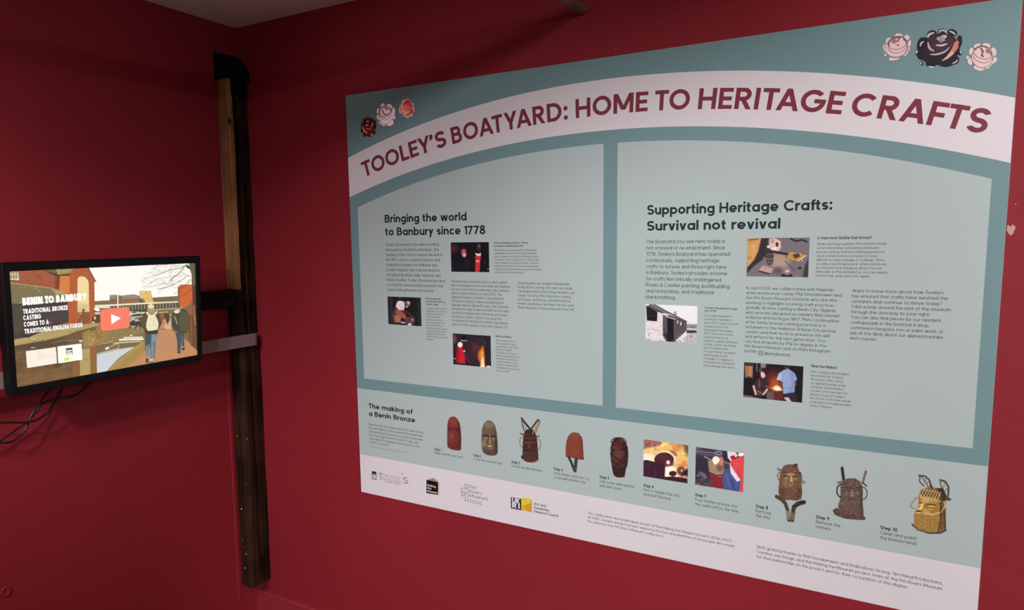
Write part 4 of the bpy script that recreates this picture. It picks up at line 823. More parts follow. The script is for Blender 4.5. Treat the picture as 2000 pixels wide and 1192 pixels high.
p.E(922, 400, 28, 14, (132, 106, 96)); p.E(1022, 398, 28, 14, (132, 106, 96)); p.L([(895, 402), (950, 404)], 5, (52, 38, 38)); p.L([(996, 400), (1048, 398)], 5, (52, 38, 38)); p.L([(890, 382), (945, 380)], 6, (60, 44, 44)); p.L([(995, 378), (1050, 378)], 6, (60, 44, 44)); p.P([(962, 372), (982, 372), (990, 430), (955, 430)], (140, 112, 102)); p.L([(948, 452), (998, 452)], 8, (60, 44, 44))
p.TX([(870, 330), (1060, 340), (1070, 470), (870, 470)], 50, (150, 124, 114), (58, 44, 44), 7, 44); p.AR(875, 375, 44, 62, 90, 270, 14, (66, 56, 58)); p.AR(1072, 400, 40, 58, -90, 90, 11, (96, 82, 78)); p.L([(838, 300), (870, 292)], 12, (70, 56, 54)); p.L([(1070, 300), (1108, 332)], 12, (50, 40, 42)); p.TX([(800, 560), (860, 565), (1070, 600), (1090, 640), (900, 630)], 44, (130, 100, 92), (50, 36, 36), 9, 2)
p.P([(1040, 300), (1075, 400), (1082, 600), (1040, 605), (1048, 450)], (56, 42, 42), .6, 3); dn(p, PALE, 'step_picture', 'grey brown bronze head with two upright feathers')
p = cut(zK, (1495, 215), (1910, 790))
GO = (150, 114, 56)
p.P([(1590, 440), (1600, 400), (1625, 360), (1680, 340), (1740, 345), (1790, 370), (1815, 410), (1845, 480), (1845, 620), (1848, 735), (1800, 760), (1700, 765), (1600, 742), (1545, 710), (1550, 640), (1545, 600), (1560, 570), (1572, 545), (1590, 510)], GO)
p.P([(1800, 390), (1845, 480), (1848, 735), (1800, 760), (1780, 740), (1795, 560)], (76, 56, 36), .9, 3); p.L([(1532, 690), (1580, 735), (1680, 768), (1790, 768), (1846, 742)], 14, (74, 56, 42))
p.L([(1595, 235), (1650, 240), (1690, 275), (1712, 340)], 15, (84, 72, 58)); p.L([(1605, 235), (1600, 290), (1640, 330)], 10, (70, 58, 48)); p.L([(1625, 255), (1655, 290), (1680, 340)], 10, (106, 90, 70)); p.L([(1660, 262), (1640, 300)], 6, (110, 96, 76)); p.L([(1690, 290), (1665, 310)], 6, (110, 96, 76)); p.L([(1700, 330), (1715, 345)], 16, (60, 50, 42))
p.L([(1790, 275), (1840, 290), (1870, 340), (1868, 400), (1860, 450)], 15, (80, 68, 54)); p.L([(1790, 280), (1800, 330), (1835, 400), (1850, 440)], 11, (104, 88, 66)); p.L([(1835, 310), (1820, 345)], 6, (100, 86, 68)); p.L([(1862, 350), (1835, 380)], 6, (100, 86, 68)); p.E(1870, 455, 26, 14, (76, 62, 50)); p.P([(1750, 350), (1820, 350), (1850, 420), (1850, 470), (1800, 450)], (56, 44, 36))
p.P([(1600, 425), (1622, 365), (1680, 345), (1760, 360), (1800, 420), (1795, 470), (1700, 445)], (120, 92, 52)); 
for k in range(7): p.L([(1610 + 26*k, 425 + 5*k), (1650 + 24*k, 356 + 6*k)], 6, (214, 186, 130)); p.L([(1606 + 26*k, 372 + 5*k), (1650 + 24*k, 434 + 5*k)], 5, (66, 50, 34))
p.L([(1598, 432), (1700, 448), (1800, 478)], 8, (200, 166, 100)); p.E(1655, 465, 40, 24, (214, 180, 110), .7, 3); p.E(1720, 470, 40, 22, (190, 152, 86), .6, 3)
p.E(1612, 510, 18, 14, (200, 164, 96)); p.E(1705, 530, 36, 18, (196, 158, 92)); p.L([(1602, 512), (1628, 516)], 5, (56, 42, 30)); p.L([(1670, 534), (1740, 536)], 6, (60, 44, 30)); p.L([(1598, 488), (1625, 490)], 7, (84, 62, 36)); p.L([(1665, 502), (1745, 506)], 8, (84, 62, 36)); p.P([(1625, 490), (1640, 490), (1628, 550), (1592, 560), (1576, 545), (1600, 530)], (222, 188, 116)); p.E(1596, 566, 26, 10, (80, 58, 34)); p.E(1592, 584, 30, 11, (206, 170, 100)); p.E(1596, 602, 28, 10, (160, 124, 68)); p.L([(1562, 592), (1622, 594)], 4, (60, 44, 30)); p.E(1660, 575, 36, 30, (204, 168, 100), .6, 4)
for k in range(8): p.AR(1690, 612 + 17*k, 140, 26, 10, 172, 4, (186, 152, 88), .6); p.AR(1690, 620 + 17*k, 140, 26, 10, 172, 4, (100, 74, 42), .55)
p.TX([(1550, 610), (1840, 620), (1845, 750), (1700, 765), (1550, 710)], 160, (214, 180, 112), (96, 72, 40), 5, 8); p.P([(1800, 420), (1845, 480), (1848, 735), (1800, 760), (1790, 600)], (70, 52, 34), .55, 2); p.L([(1600, 430), (1560, 450), (1520, 505), (1518, 530), (1558, 545)], 9, (150, 122, 78)); p.L([(1830, 480), (1838, 520), (1800, 575), (1720, 600), (1660, 585)], 11, (196, 168, 112)); p.L([(1795, 480), (1800, 620), (1775, 750)], 9, (70, 52, 36)); p.L([(1815, 480), (1815, 740)], 7, (120, 94, 56))
dn(p, PALE, 'step_picture', 'polished golden bronze head')

# roses
def cutr(z, tl, br, g):
    p = board_pic(z, tl, br, TEAL, g, 2.3, True, True); p.sil = np.zeros((p.ny, p.nx), np.float32); return p
def doner(p, name, label):
    m = p.sil[..., None]; p.a = p.a * m + np.array(TEAL, np.float32) * (1 - m); done(p, name, label)
def petals(p, lst, col, edge=None):
    for cx, cy, rx, ry, rot in lst:
        if edge: p.E(cx, cy, rx + edge[1], ry + edge[1], edge[0], 1, 0, rot)
        p.E(cx, cy, rx, ry, col, 1, 0, rot)
zR = (690, 180, 11.92); GR = 2.7
p = cutr(zR, (170, 560), (550, 1050), GR)
petals(p, [(240, 640, 40, 48, 20), (330, 610, 48, 40, 0), (425, 625, 48, 44, 10), (495, 690, 40, 60, -10), (500, 800, 40, 80, 0), (470, 940, 50, 60, 30), (380, 1000, 60, 44, 0), (270, 990, 60, 50, -20), (215, 880, 40, 70, 0), (215, 770, 36, 70, 0)], (32, 8, 14))
p.E(355, 810, 150, 200, (64, 12, 20)); p.E(345, 720, 100, 90, (34, 10, 16)); p.E(370, 890, 110, 110, (84, 18, 26), .8, 6)
p.S([(222, 800), (240, 870), (280, 925), (335, 960)], 26, (198, 116, 104)); p.S([(440, 690), (448, 740), (430, 790), (400, 820)], 20, (176, 108, 108)); p.S([(290, 830), (350, 862), (425, 855)], 15, (176, 96, 92)); p.E(320, 772, 36, 14, (196, 128, 124)); p.E(340, 685, 34, 40, (110, 84, 84)); p.S([(325, 665), (360, 700)], 8, (60, 40, 40)); p.S([(345, 655), (335, 715)], 7, (60, 40, 40))
p.AR(245, 650, 30, 34, 150, 290, 10, (130, 100, 98)); p.AR(325, 612, 40, 24, 180, 330, 9, (130, 84, 84)); p.AR(420, 625, 40, 30, 230, 380, 9, (150, 108, 106)); p.AR(495, 690, 26, 40, 240, 380, 8, (90, 80, 80)); p.E(240, 1000, 28, 14, (120, 60, 52), 1, 0, 30); p.E(430, 995, 18, 24, (160, 120, 112), 1, 0, 30); p.S([(235, 720), (225, 770)], 8, (110, 70, 68))
doner(p, 'rose_motif', 'dark red rose')
p = cutr(zR, (530, 240), (1010, 815), GR)
WH = (204, 186, 192); LN = (96, 60, 66)
petals(p, [(690, 330, 54, 68, 10), (835, 345, 70, 72, 0), (590, 440, 42, 72, 10), (590, 590, 40, 66, -20), (940, 420, 34, 62, -10), (965, 600, 22, 36, 20), (620, 715, 22, 34, -20), (700, 720, 56, 74, -30), (860, 720, 90, 60, -30)], WH, ((92, 60, 68), 7))
p.E(745, 540, 166, 220, LN); p.E(745, 540, 158, 212, WH); p.P([(900, 400), (965, 370), (975, 500), (930, 620), (850, 720), (770, 745)], WH)
for a in ((745, 540, 158, 212, 20, 200), (740, 480, 145, 165, 10, 190), (740, 440, 125, 135, 25, 200)): p.AR(*a, 9, LN)
p.AR(745, 450, 138, 115, 175, 370, 24, LN); p.S([(700, 380), (690, 440), (715, 500), (770, 530), (850, 500), (885, 440)], 26, LN); p.S([(640, 390), (615, 480), (640, 560), (700, 590), (780, 570)], 15, LN); p.S([(765, 300), (765, 350)], 10, LN); p.S([(590, 520), (560, 520)], 7, LN); p.S([(640, 660), (600, 640)], 7, LN); p.S([(765, 760), (790, 740)], 9, LN); p.S([(910, 380), (885, 480)], 9, LN)
p.E(785, 375, 52, 46, (140, 100, 106)); p.E(790, 372, 34, 28, (190, 156, 160)); p.S([(770, 350), (800, 400)], 6, LN); p.S([(800, 350), (775, 400)], 6, LN); p.S([(740, 380), (830, 380)], 5, LN); p.S([(945, 690), (960, 680), (945, 720)], 6, LN)
doner(p, 'rose_motif', 'white outlined rose, left corner')
p = cutr(zR, (1040, 140), (1440, 630), GR)
PK = (206, 150, 142); PE = ((120, 50, 52), 6)
petals(p, [(1170, 250, 46, 78, 15), (1262, 215, 62, 58, 0), (1362, 290, 40, 62, -15), (1390, 410, 34, 62, 0), (1100, 430, 34, 80, -10), (1200, 540, 50, 34, 20), (1330, 530, 60, 36, -20), (1262, 585, 30, 22, 0), (1100, 320, 20, 30, 0)], PK, PE)
p.E(1245, 390, 157, 162, (120, 40, 44)); p.E(1245, 390, 150, 155, PK); p.E(1268, 330, 112, 135, (164, 60, 58)); p.P([(1320, 440), (1390, 380), (1380, 470), (1300, 530), (1240, 530)], (160, 50, 54))
for a, c in (((1250, 400, 140, 140, 10, 190), (112, 34, 40)), ((1262, 350, 130, 150, 20, 170), (112, 34, 40))): p.AR(*a, 8, c)
p.S([(1165, 280), (1150, 350), (1180, 430), (1240, 480), (1320, 490)], 26, (222, 150, 138)); p.S([(1205, 300), (1200, 360), (1235, 420), (1300, 440), (1350, 410)], 20, (214, 140, 128)); p.S([(1230, 300), (1240, 345), (1290, 370), (1335, 350)], 22, (226, 140, 124)); p.E(1268, 225, 50, 48, (150, 44, 46)); p.E(1275, 285, 26, 24, (190, 84, 74)); p.S([(1205, 170), (1195, 250)], 6, (112, 40, 46)); p.S([(1345, 240), (1320, 300)], 7, (112, 34, 40)); p.S([(1130, 300), (1125, 400)], 8, (190, 100, 90))
doner(p, 'rose_motif', 'pink and red rose')
zS = (1710, 40, 8.0); GS = 1.3
WH = (212, 196, 196); PKW = (222, 190, 192); LN = (112, 74, 78)
p = cutr(zS, (100, 190), (575, 640), GS)
petals(p, [(365, 245, 64, 46, 10), (490, 265, 46, 40, 30), (215, 330, 60, 62, -20), (530, 360, 26, 56, 10), (160, 430, 42, 60, -25), (515, 450, 22, 42, 10), (455, 500, 66, 50, -50), (290, 595, 90, 32, -8), (155, 540, 22, 20, 0)], WH, ((112, 78, 80), 6))
p.E(330, 430, 177, 157, LN, 1, 0, -15); p.E(330, 430, 170, 150, PKW, 1, 0, -15); p.P([(115, 390), (200, 430), (300, 560), (230, 570), (130, 480)], WH)
p.AR(320, 420, 178, 155, 5, 200, 8, LN, 1, -12); p.AR(340, 395, 150, 112, -30, 190, 8, LN, 1, -15); p.AR(345, 370, 140, 80, -10, 180, 8, LN, 1, -15); p.AR(335, 350, 135, 90, 170, 350, 24, LN, 1, -15); p.E(375, 330, 40, 76, LN, 1, 0, 25); p.E(395, 330, 34, 66, PKW, 1, 0, 20); p.E(300, 375, 70, 26, PKW, 1, 0, -30); p.E(288, 325, 50, 40, (170, 130, 132)); p.S([(255, 340), (320, 310)], 5, LN); p.S([(280, 300), (300, 350)], 5, LN); p.S([(310, 295), (290, 350)], 5, LN); p.S([(290, 270), (300, 300)], 8, LN); p.S([(440, 300), (470, 300)], 7, LN); p.E(200, 600, 14, 8, (110, 100, 96))
doner(p, 'rose_motif', 'white and pink rose left of the dark rose')
p = cutr(zS, (610, 110), (1375, 760), GS)
NV = (28, 24, 34)
petals(p, [(880, 215, 80, 60, -20), (1045, 175, 70, 48, 0), (1200, 195, 80, 58, 20), (1310, 330, 44, 100, 5), (730, 330, 80, 60, -40), (700, 400, 56, 90, 10), (660, 510, 34, 46, 20), (1240, 620, 66, 74, 30), (1110, 670, 130, 58, -5), (860, 690, 80, 48, 15), (720, 560, 70, 60, 0), (720, 670, 26, 40, -20), (1320, 515, 36, 34, -30)], NV)
p.E(990, 450, 330, 250, NV, 1, 0, -8); p.E(1010, 340, 190, 150, (62, 44, 54), .9, 8); p.E(960, 440, 160, 60, (76, 50, 62), .5, 8); p.E(900, 560, 200, 70, (34, 32, 48), .8, 8); p.E(1200, 350, 60, 100, (84, 40, 48), .8, 8)
S1 = (200, 178, 178)
p.S([(815, 275), (840, 220), (920, 190)], 30, S1); p.AR(1050, 180, 50, 26, 180, 360, 22, (190, 176, 176)); p.S([(1150, 165), (1210, 190), (1252, 230)], 22, (196, 184, 184)); p.S([(700, 410), (710, 360), (755, 325)], 22, S1); p.S([(640, 505), (650, 485)], 22, (196, 190, 190)); p.S([(820, 335), (830, 400), (860, 450), (920, 478)], 30, (196, 160, 166)); p.S([(940, 385), (1030, 390), (1125, 362)], 26, (206, 184, 186)); p.S([(850, 530), (950, 530), (1080, 490), (1160, 415)], 24, (190, 168, 172))
p.P([(1275, 310), (1302, 330), (1290, 430), (1220, 520), (1120, 600), (1030, 636), (1110, 560), (1190, 450), (1230, 350)], (196, 122, 112)); p.P([(1110, 570), (1190, 480), (1220, 520), (1120, 600), (1030, 636)], (214, 180, 176), .9, 2); p.S([(1195, 675), (1250, 650), (1285, 610)], 18, (200, 180, 180)); p.S([(830, 712), (870, 730), (920, 722)], 20, (206, 190, 184)); p.E(712, 668, 10, 24, (210, 200, 200)); p.E(1332, 500, 12, 22, (190, 190, 184))
for x in (970, 998, 1028, 1060, 1090): p.S([(1020, 335), (x, 250 + abs(x-1030)*.3)], 16, (196, 178, 180))
p.E(1075, 250, 40, 24, (200, 182, 184)); p.S([(1020, 330), (960, 290)], 10, (180, 160, 164)); p.S([(1030, 330), (1090, 310)], 10, (180, 160, 164))
for x in (984, 1012, 1044, 1076): p.S([(1020, 330), (x, 250)], 6, (50, 32, 40))
doner(p, 'rose_motif', 'large dark navy rose with pink highlights')
p = cutr(zS, (1405, 335), (1905, 815), GS)
petals(p, [(1590, 395, 60, 34, -20), (1730, 395, 66, 44, 5), (1495, 480, 34, 60, 15), (1845, 490, 44, 70, -10), (1440, 580, 26, 30, 20), (1475, 640, 36, 60, -15), (1845, 620, 60, 46, -35), (1620, 745, 92, 40, 12), (1750, 735, 36, 18, -15)], WH, ((112, 78, 80), 6))
p.E(1665, 570, 172, 172, LN, 1, 0, 10); p.E(1665, 570, 165, 165, PKW, 1, 0, 10); p.P([(1890, 575), (1800, 640), (1700, 735), (1780, 720), (1870, 650)], WH); p.AR(1670, 560, 172, 180, -10, 175, 8, LN, 1, 5); p.AR(1670, 550, 150, 110, 0, 190, 8, LN, 1, 12); p.AR(1675, 520, 140, 80, 0, 185, 8, LN, 1, 15); p.AR(1680, 500, 130, 95, 190, 370, 20, LN, 1, 12); p.E(1660, 500, 36, 80, LN, 1, 0, -20); p.E(1612, 500, 44, 66, PKW, 1, 0, 5); p.E(1720, 535, 40, 50, PKW, 1, 0, -30); p.E(1762, 475, 46, 46, (170, 130, 132)); p.S([(1735, 450), (1790, 500)], 5, LN); p.S([(1770, 440), (1755, 510)], 5, LN); p.S([(1740, 490), (1795, 465)], 5, LN); p.E(1690, 768, 14, 8, (110, 100, 96))
doner(p, 'rose_motif', 'white and pink rose right of the dark rose')
# ------------------------------------------------------------------ the monitor
TVM = Matrix(((-0.01487, 0.06724, 0.99763, -1.7551), (0.99989, -0.00164, 0.01502, 1.0392), (0.00264, 0.99774, -0.06721, 1.4067), (0, 0, 0, 1)))
TVI = TVM.inverted(); SW, SH = .477, .2683
tv = tag(empty('wall_monitor'), 'small black flat screen monitor tilted forward, playing a canal side video on the left wall', 'monitor')
tv.matrix_world = TVM
def scr(px, py):
    o = TVI @ CAM; d = TVI.to_3x3() @ Vector(ray(px, py)); t = -o.z / d.z; q = o + d * t; return q.x, q.y
def ring_frame(name, wi, hi, l, r, t, b, z0, z1, mat, parent, bev):
    xi0, xi1, yi0, yi1 = -wi/2, wi/2, -hi/2, hi/2; X_0, X_1, Y_0, Y_1 = xi0-l, xi1+r, yi0-b, yi1+t
    I = [(xi0, yi0), (xi1, yi0), (xi1, yi1), (xi0, yi1)]; O = [(X_0, Y_0), (X_1, Y_0), (X_1, Y_1), (X_0, Y_1)]
    V = [(x, y, z) for z in (z0, z1) for q in (O, I) for x, y in q]; F = []
    for i in range(4):
        j = (i+1) % 4
        F += [(8+i, 8+j, 12+j, 12+i), (i, 4+i, 4+j, j), (i, j, 8+j, 8+i), (4+j, 4+i, 12+i, 12+j)]
    o = link(name, mesh(name, V, F), parent, mat); m = o.modifiers.new('bevel', 'BEVEL'); m.width = bev; m.segments = 3; m.limit_method = 'ANGLE'
    return o
ring_frame('bezel', SW, SH, .0160, .0150, .0195, .0180, -.018, .0045, MAT_BEZEL, tv, .0025)
box('housing', (-SW/2-.010, -SH/2-.012, -.040), (SW/2+.010, SH/2+.013, -.016), MAT_BEZEL, tv, .006, 3)
box('mounting_plate', (-.06, -.09, -.070), (.06, .05, -.039), MAT_BLACK, tv, .002)

NX, NY = 540, 304
def to_s(px, py):
    x, y = scr(px, py); return ((x + SW/2) / SW * (NX-1), (SH/2 - y) / SH * (NY-1))
p = Pic(NX, NY, to_s, (255, 252, 243), 1.0)
zb, zc, zd, ze = (0, 500, 7.45), (220, 500, 9.933), (0, 640, 9.935), (170, 590, 7.948)
p.z = (0, 0, 1); p.P([(0, 600), (400, 575), (400, 780), (0, 800)], (128, 106, 72))
# distance: low buildings, towers, bridge, boats, water
p.z = zc
p.P([(-60, 760), (60, 755), (160, 770), (420, 745), (520, 775), (640, 900), (640, 960), (-60, 960)], (150, 140, 116)); p.P([(-60, 830), (100, 835), (190, 840), (190, 940), (-60, 940)], (136, 104, 76)); p.P([(200, 850), (510, 830), (515, 915), (200, 940)], (150, 110, 78)); p.P([(60, 770), (160, 770), (210, 840), (60, 840)], (120, 112, 92)); p.L([(200, 846), (515, 828), (640, 905)], 7, (76, 60, 44)); p.P([(515, 835), (620, 900), (520, 912)], (96, 72, 50))
p.P([(515, 672), (610, 680), (610, 800), (600, 830), (515, 770)], (224, 190, 130)); p.P([(600, 680), (740, 680), (760, 760), (780, 860), (800, 915), (640, 915), (600, 820)], (228, 190, 110)); p.TX([(600, 670), (740, 670), (790, 880), (620, 880)], 30, (250, 226, 150), (150, 116, 60), 18, 2)
p.TX([(560, 140), (1480, 130), (1535, 540), (1240, 720), (1000, 760), (860, 720), (700, 600), (560, 470)], 160, (255, 252, 240), (224, 220, 200), 22, 5); p.TX([(800, 200), (1480, 150), (1520, 500), (1200, 620), (880, 660), (760, 500)], 120, (250, 246, 230), (190, 184, 158), 9, 8)
for q, w in (([(1480, 150), (1400, 200), (1340, 235), (1100, 270), (980, 330), (840, 380)], 12), ([(1400, 200), (1330, 290), (1240, 380), (1150, 440), (1100, 500)], 18), ([(1540, 390), (1440, 390), (1340, 470), (1200, 550), (1050, 600), (880, 660)], 13), ([(1100, 270), (1140, 200), (1180, 160)], 7), ([(1240, 380), (1120, 400), (980, 440), (850, 450), (690, 560)], 7), ([(1200, 550), (1100, 540), (980, 540), (780, 590), (600, 600)], 7), ([(1150, 440), (1155, 500)], 10), ([(980, 330), (880, 340), (700, 330)], 5), ([(840, 380), (700, 420), (560, 490)], 6), ([(1340, 235), (1200, 180), (1000, 170), (820, 210)], 6), ([(1050, 600), (960, 660), (880, 740)], 6), ([(1530, 470), (1400, 620), (1180, 740)], 8)):
    p.L(q, w, (92, 84, 62), .85)
rt = random.Random(77)
for _ in range(170):
    x, y = rt.uniform(600, 1500), rt.uniform(150, 640)
    if y > 640 - (x - 600) * .12 + 60 or (x < 850 and y < 330 - (x - 600) * .4): continue
    q = [(x, y)]
    for _k in range(3): x -= rt.uniform(12, 46); y += rt.uniform(-16, 26); q.append((x, y))
    p.L(q, rt.uniform(3, 6), (120, 112, 86), rt.uniform(.35, .75))
p.P([(1400, 170), (1480, 190), (1520, 280), (1440, 230)], (72, 64, 46)); p.P([(1480, 120), (1600, 110), (1620, 560), (1530, 560), (1535, 380), (1490, 240)], (104, 96, 70))
p.P([(1262, 600), (1300, 590), (1310, 1000), (1262, 1010)], (120, 96, 70)); p.P([(1295, 556), (1570, 556), (1560, 800), (1490, 940), (1310, 980), (1295, 900)], (206, 104, 54)); p.L([(1520, 440), (1400, 580), (1300, 650)], 12, (110, 56, 32)); p.L([(1540, 640), (1420, 740), (1320, 780)], 10, (120, 60, 36)); p.TX([(1295, 556), (1570, 556), (1520, 900), (1300, 960)], 60, (224, 124, 70), (160, 74, 40), 14, 4)
p.P([(1540, 560), (1620, 560), (1620, 1300), (1560, 1300)], (92, 62, 40))
p.z = zb; p.P([(1380, 715), (1790, 700), (1790, 760), (1380, 760)], (236, 226, 200)); p.z = zc
p.P([(-60, 945), (540, 910), (1270, 880), (1270, 905), (560, 940), (-60, 975)], (240, 232, 206)); p.P([(-60, 975), (560, 940), (1270, 905), (1275, 1030), (540, 1070), (-60, 1090)], (92, 82, 64)); p.L([(-60, 1082), (500, 1068), (900, 1042), (1260, 1018)], 12, (226, 218, 190))
for k in range(22): x = -40 + 60 * k; p.L([(x, 975 - .05*x), (x, 1078 - .05*x)], 7, (226, 218, 190))
p.L([(98, 770), (100, 990)], 22, (250, 240, 214)); p.L([(60, 750), (130, 760)], 8, (236, 226, 200))
p.z = ze; p.P([(100, 130), (930, 110), (930, 480), (100, 480)], (84, 74, 56)); p.P([(100, 380), (930, 360), (900, 620), (420, 640), (100, 640)], (146, 124, 78)); p.TX([(120, 430), (600, 400), (900, 560), (500, 650), (130, 640)], 60, (190, 166, 104), (96, 80, 50), 30, 4)
p.P([(0, 330), (330, 300), (330, 560), (0, 600)], (160, 124, 66)); p.TX([(0, 350), (330, 330), (330, 560), (0, 600)], 50, (196, 160, 92), (110, 80, 42), 20, 11)
p.TX([(640, 130), (900, 120), (880, 430), (640, 440)], 70, (236, 226, 200), (60, 54, 42), 24, 7); p.L([(640, 190), (890, 165)], 16, (236, 228, 206)); p.L([(650, 240), (860, 225)], 12, (236, 228, 206)); p.L([(670, 262), (800, 290)], 12, (240, 232, 210)); p.L([(690, 385), (750, 372)], 14, (240, 234, 214)); p.P([(780, 350), (805, 350), (792, 410)], (246, 240, 222)); p.P([(640, 300), (840, 320), (860, 400), (640, 360)], (50, 44, 34), .8, 1)
p.P([(100, 640), (420, 640), (900, 470), (900, 600), (480, 780), (140, 790)], (124, 104, 70), .7, 2); p.P([(490, 575), (880, 560), (880, 590), (500, 605)], (240, 234, 210)); p.P([(560, 545), (860, 535), (860, 560), (560, 566)], (228, 220, 190)); p.L([(410, 640), (830, 612)], 14, (232, 224, 196)); p.L([(370, 690), (470, 645)], 10, (228, 220, 190)); p.E(312, 718, 36, 18, (240, 236, 214), 1, 0, -25); p.E(685, 520, 18, 12, (240, 234, 212)); p.L([(150, 660), (300, 640), (420, 600)], 10, (190, 170, 112)); p.TX([(140, 560), (430, 560), (430, 640), (140, 650)], 40, (200, 180, 130), (110, 92, 60), 12, 3)
p.P([(140, 815), (480, 735), (740, 695), (480, 880), (310, 1070), (300, 1110), (140, 1120)], (206, 214, 218)); p.P([(140, 800), (480, 715), (500, 740), (300, 790), (140, 830)], (190, 182, 160), .8, 1)
p.L([(487, 640), (497, 860)], 7, (214, 204, 176)); p.L([(655, 590), (657, 620)], 6, (70, 62, 48)); p.L([(566, 700), (568, 770)], 5, (150, 150, 140))
# towpath
p.P([(890, 600), (880, 700), (640, 820), (490, 880), (310, 1080), (640, 1080), (900, 960)], (178, 142, 72)); p.P([(870, 600), (900, 700), (840, 820), (600, 1040), (560, 1100), (310, 1100), (450, 930), (640, 770)], (170, 140, 78)); p.L([(860, 640), (640, 800), (500, 920), (360, 1060)], 10, (206, 180, 110), .7); p.L([(880, 700), (700, 850), (520, 1020)], 8, (140, 110, 60), .7)
p.P([(1150, 290), (1290, 240), (1320, 440), (1600, 640), (1720, 760), (1730, 860), (900, 1000), (560, 1080), (840, 830), (1080, 560)], (196, 140, 100)); p.TX([(1150, 440), (1320, 440), (1700, 800), (900, 980), (640, 1060), (1080, 600)], 260, (216, 158, 116), (170, 112, 78), 16, 19)
p.P([(1220, 330), (1300, 240), (1310, 420), (1180, 420)], (212, 178, 140)); p.P([(1560, 200), (1740, 200), (1740, 780), (1600, 660), (1560, 400)], (112, 76, 50)); p.L([(1610, 60), (1618, 640)], 26, (150, 92, 54)); p.L([(1660, 60), (1668, 260), (1680, 350)], 22, (196, 116, 64)); p.TX([(1560, 400), (1720, 420), (1720, 790), (1600, 680)], 50, (130, 94, 64), (80, 56, 38), 20, 3)
p.P([(1130, 200), (1210, 160), (1280, 200), (1290, 280), (1250, 340), (1220, 260)], (70, 56, 42), .8, 1); p.L([(1120, 165), (1250, 155)], 16, (206, 184, 140)); p.E(1295, 205, 14, 14, (200, 180, 150)); p.P([(1235, 260), (1262, 260), (1258, 350), (1244, 350)], (50, 40, 32)); p.E(1170, 200, 26, 40, (206, 120, 70), .5, 2); p.E(1180, 425, 44, 18, (150, 120, 84), .9)
p.L([(1140, 440), (1220, 440)], 8, (200, 160, 100))
# reflected wall and buildings, left
p.z = zb
p.P([(120, 1160), (1400, 1000), (1400, 1500), (1180, 1500), (120, 2000)], (122, 98, 60)); p.z = zd
p.P([(250, 340), (1750, 30), (1870, 30), (1880, 900), (280, 1170)], (112, 88, 58)); p.TX([(260, 400), (1600, 260), (1600, 900), (280, 1160)], 90, (140, 110, 70), (84, 64, 46), 90, 2); p.P([(270, 350), (1200, 190), (1340, 250), (1340, 320), (500, 460), (280, 440)], (86, 74, 56), .9, 2)
p.P([(1400, 680), (1550, 640), (1550, 960), (1400, 960)], (140, 96, 58)); p.P([(1550, 420), (1752, 400), (1756, 920), (1550, 950)], (182, 158, 100)); p.L([(1560, 620), (1750, 600)], 10, (110, 90, 60)); p.P([(1740, 60), (1860, 120), (1880, 900), (1752, 930)], (146, 102, 60)); p.P([(1600, 100), (1860, 60), (1860, 330), (1620, 420)], (176, 140, 84), .8, 3); p.TX([(1620, 60), (1880, 40), (1880, 330), (1620, 400)], 40, (226, 196, 130), (120, 92, 56), 22, 14)
p.L([(330, 1120), (820, 900), (1380, 720)], 30, (150, 118, 76), .5); p.P([(300, 900), (900, 800), (1380, 880), (1300, 1000), (300, 1150)], (132, 96, 60), .6, 5)
p.P([(262, 250), (600, 180), (820, 90), (1100, 30), (1450, -20), (1700, -30), (1500, 60), (1300, 150), (1000, 220), (280, 355)], (184, 160, 102)); p.L([(262, 255), (600, 180), (820, 90)], 12, (216, 196, 136)); p.L([(300, 320), (1000, 200), (1400, 90)], 8, (150, 126, 76)); p.E(660, 225, 24, 10, (236, 220, 170)); p.E(665, 245, 16, 10, (90, 76, 50)); p.E(1360, 70, 26, 14, (226, 206, 150)); p.L([(1180, 180), (1300, 150)], 12, (96, 84, 56)); p.E(880, 245, 12, 7, (230, 200, 160)); p.E(625, 392, 22, 8, (250, 244, 210)); p.E(672, 385, 14, 6, (250, 244, 210)); p.L([(1000, 300), (1180, 260), (1340, 245)], 8, (170, 150, 110)); p.P([(1340, 260), (1380, 260), (1380, 340), (1345, 340)], (150, 84, 70)); p.E(1565, 265, 36, 16, (240, 222, 190)); p.L([(1340, 245), (1720, 240)], 8, (176, 150, 100))
# near buildings, left
p.z = zb
p.P([(120, 210), (1290, 170), (1395, 375), (1372, 380), (1380, 980), (1180, 1010), (980, 1000), (980, 560), (120, 560)], (168, 88, 52)); p.P([(130, 220), (640, 205), (830, 280), (800, 480), (470, 450), (140, 390)], (164, 90, 62)); p.TX([(140, 220), (800, 280), (780, 480), (150, 380)], 60, (180, 100, 70), (140, 74, 50), 30, 6)
p.P([(620, 208), (1080, 180), (1000, 262), (850, 290)], (160, 148, 96)); p.P([(620, 208), (825, 195), (855, 275), (760, 262)], (110, 100, 66)); p.L([(822, 195), (852, 272)], 8, (220, 206, 150)); p.P([(640, 212), (850, 272), (1010, 258), (1010, 292), (820, 300)], (84, 54, 36))
p.P([(800, 295), (880, 292), (866, 500), (800, 480)], (120, 62, 38), .9, 2); p.P([(875, 290), (1014, 290), (1012, 560), (900, 560), (860, 500)], (214, 128, 66)); p.P([(1012, 240), (1090, 180), (1280, 176), (1372, 380), (1380, 980), (1290, 985), (1292, 560), (1120, 560), (1016, 560)], (178, 94, 54)); p.TX([(1016, 250), (1280, 180), (1370, 380), (1375, 960), (1300, 960), (1016, 540)], 110, (198, 112, 66), (150, 76, 44), 16, 9)
p.P([(984, 540), (1140, 540), (1145, 990), (984, 1000)], (184, 92, 50)); p.TX([(984, 540), (1140, 540), (1145, 990), (984, 1000)], 60, (206, 112, 62), (150, 70, 42), 14, 19)
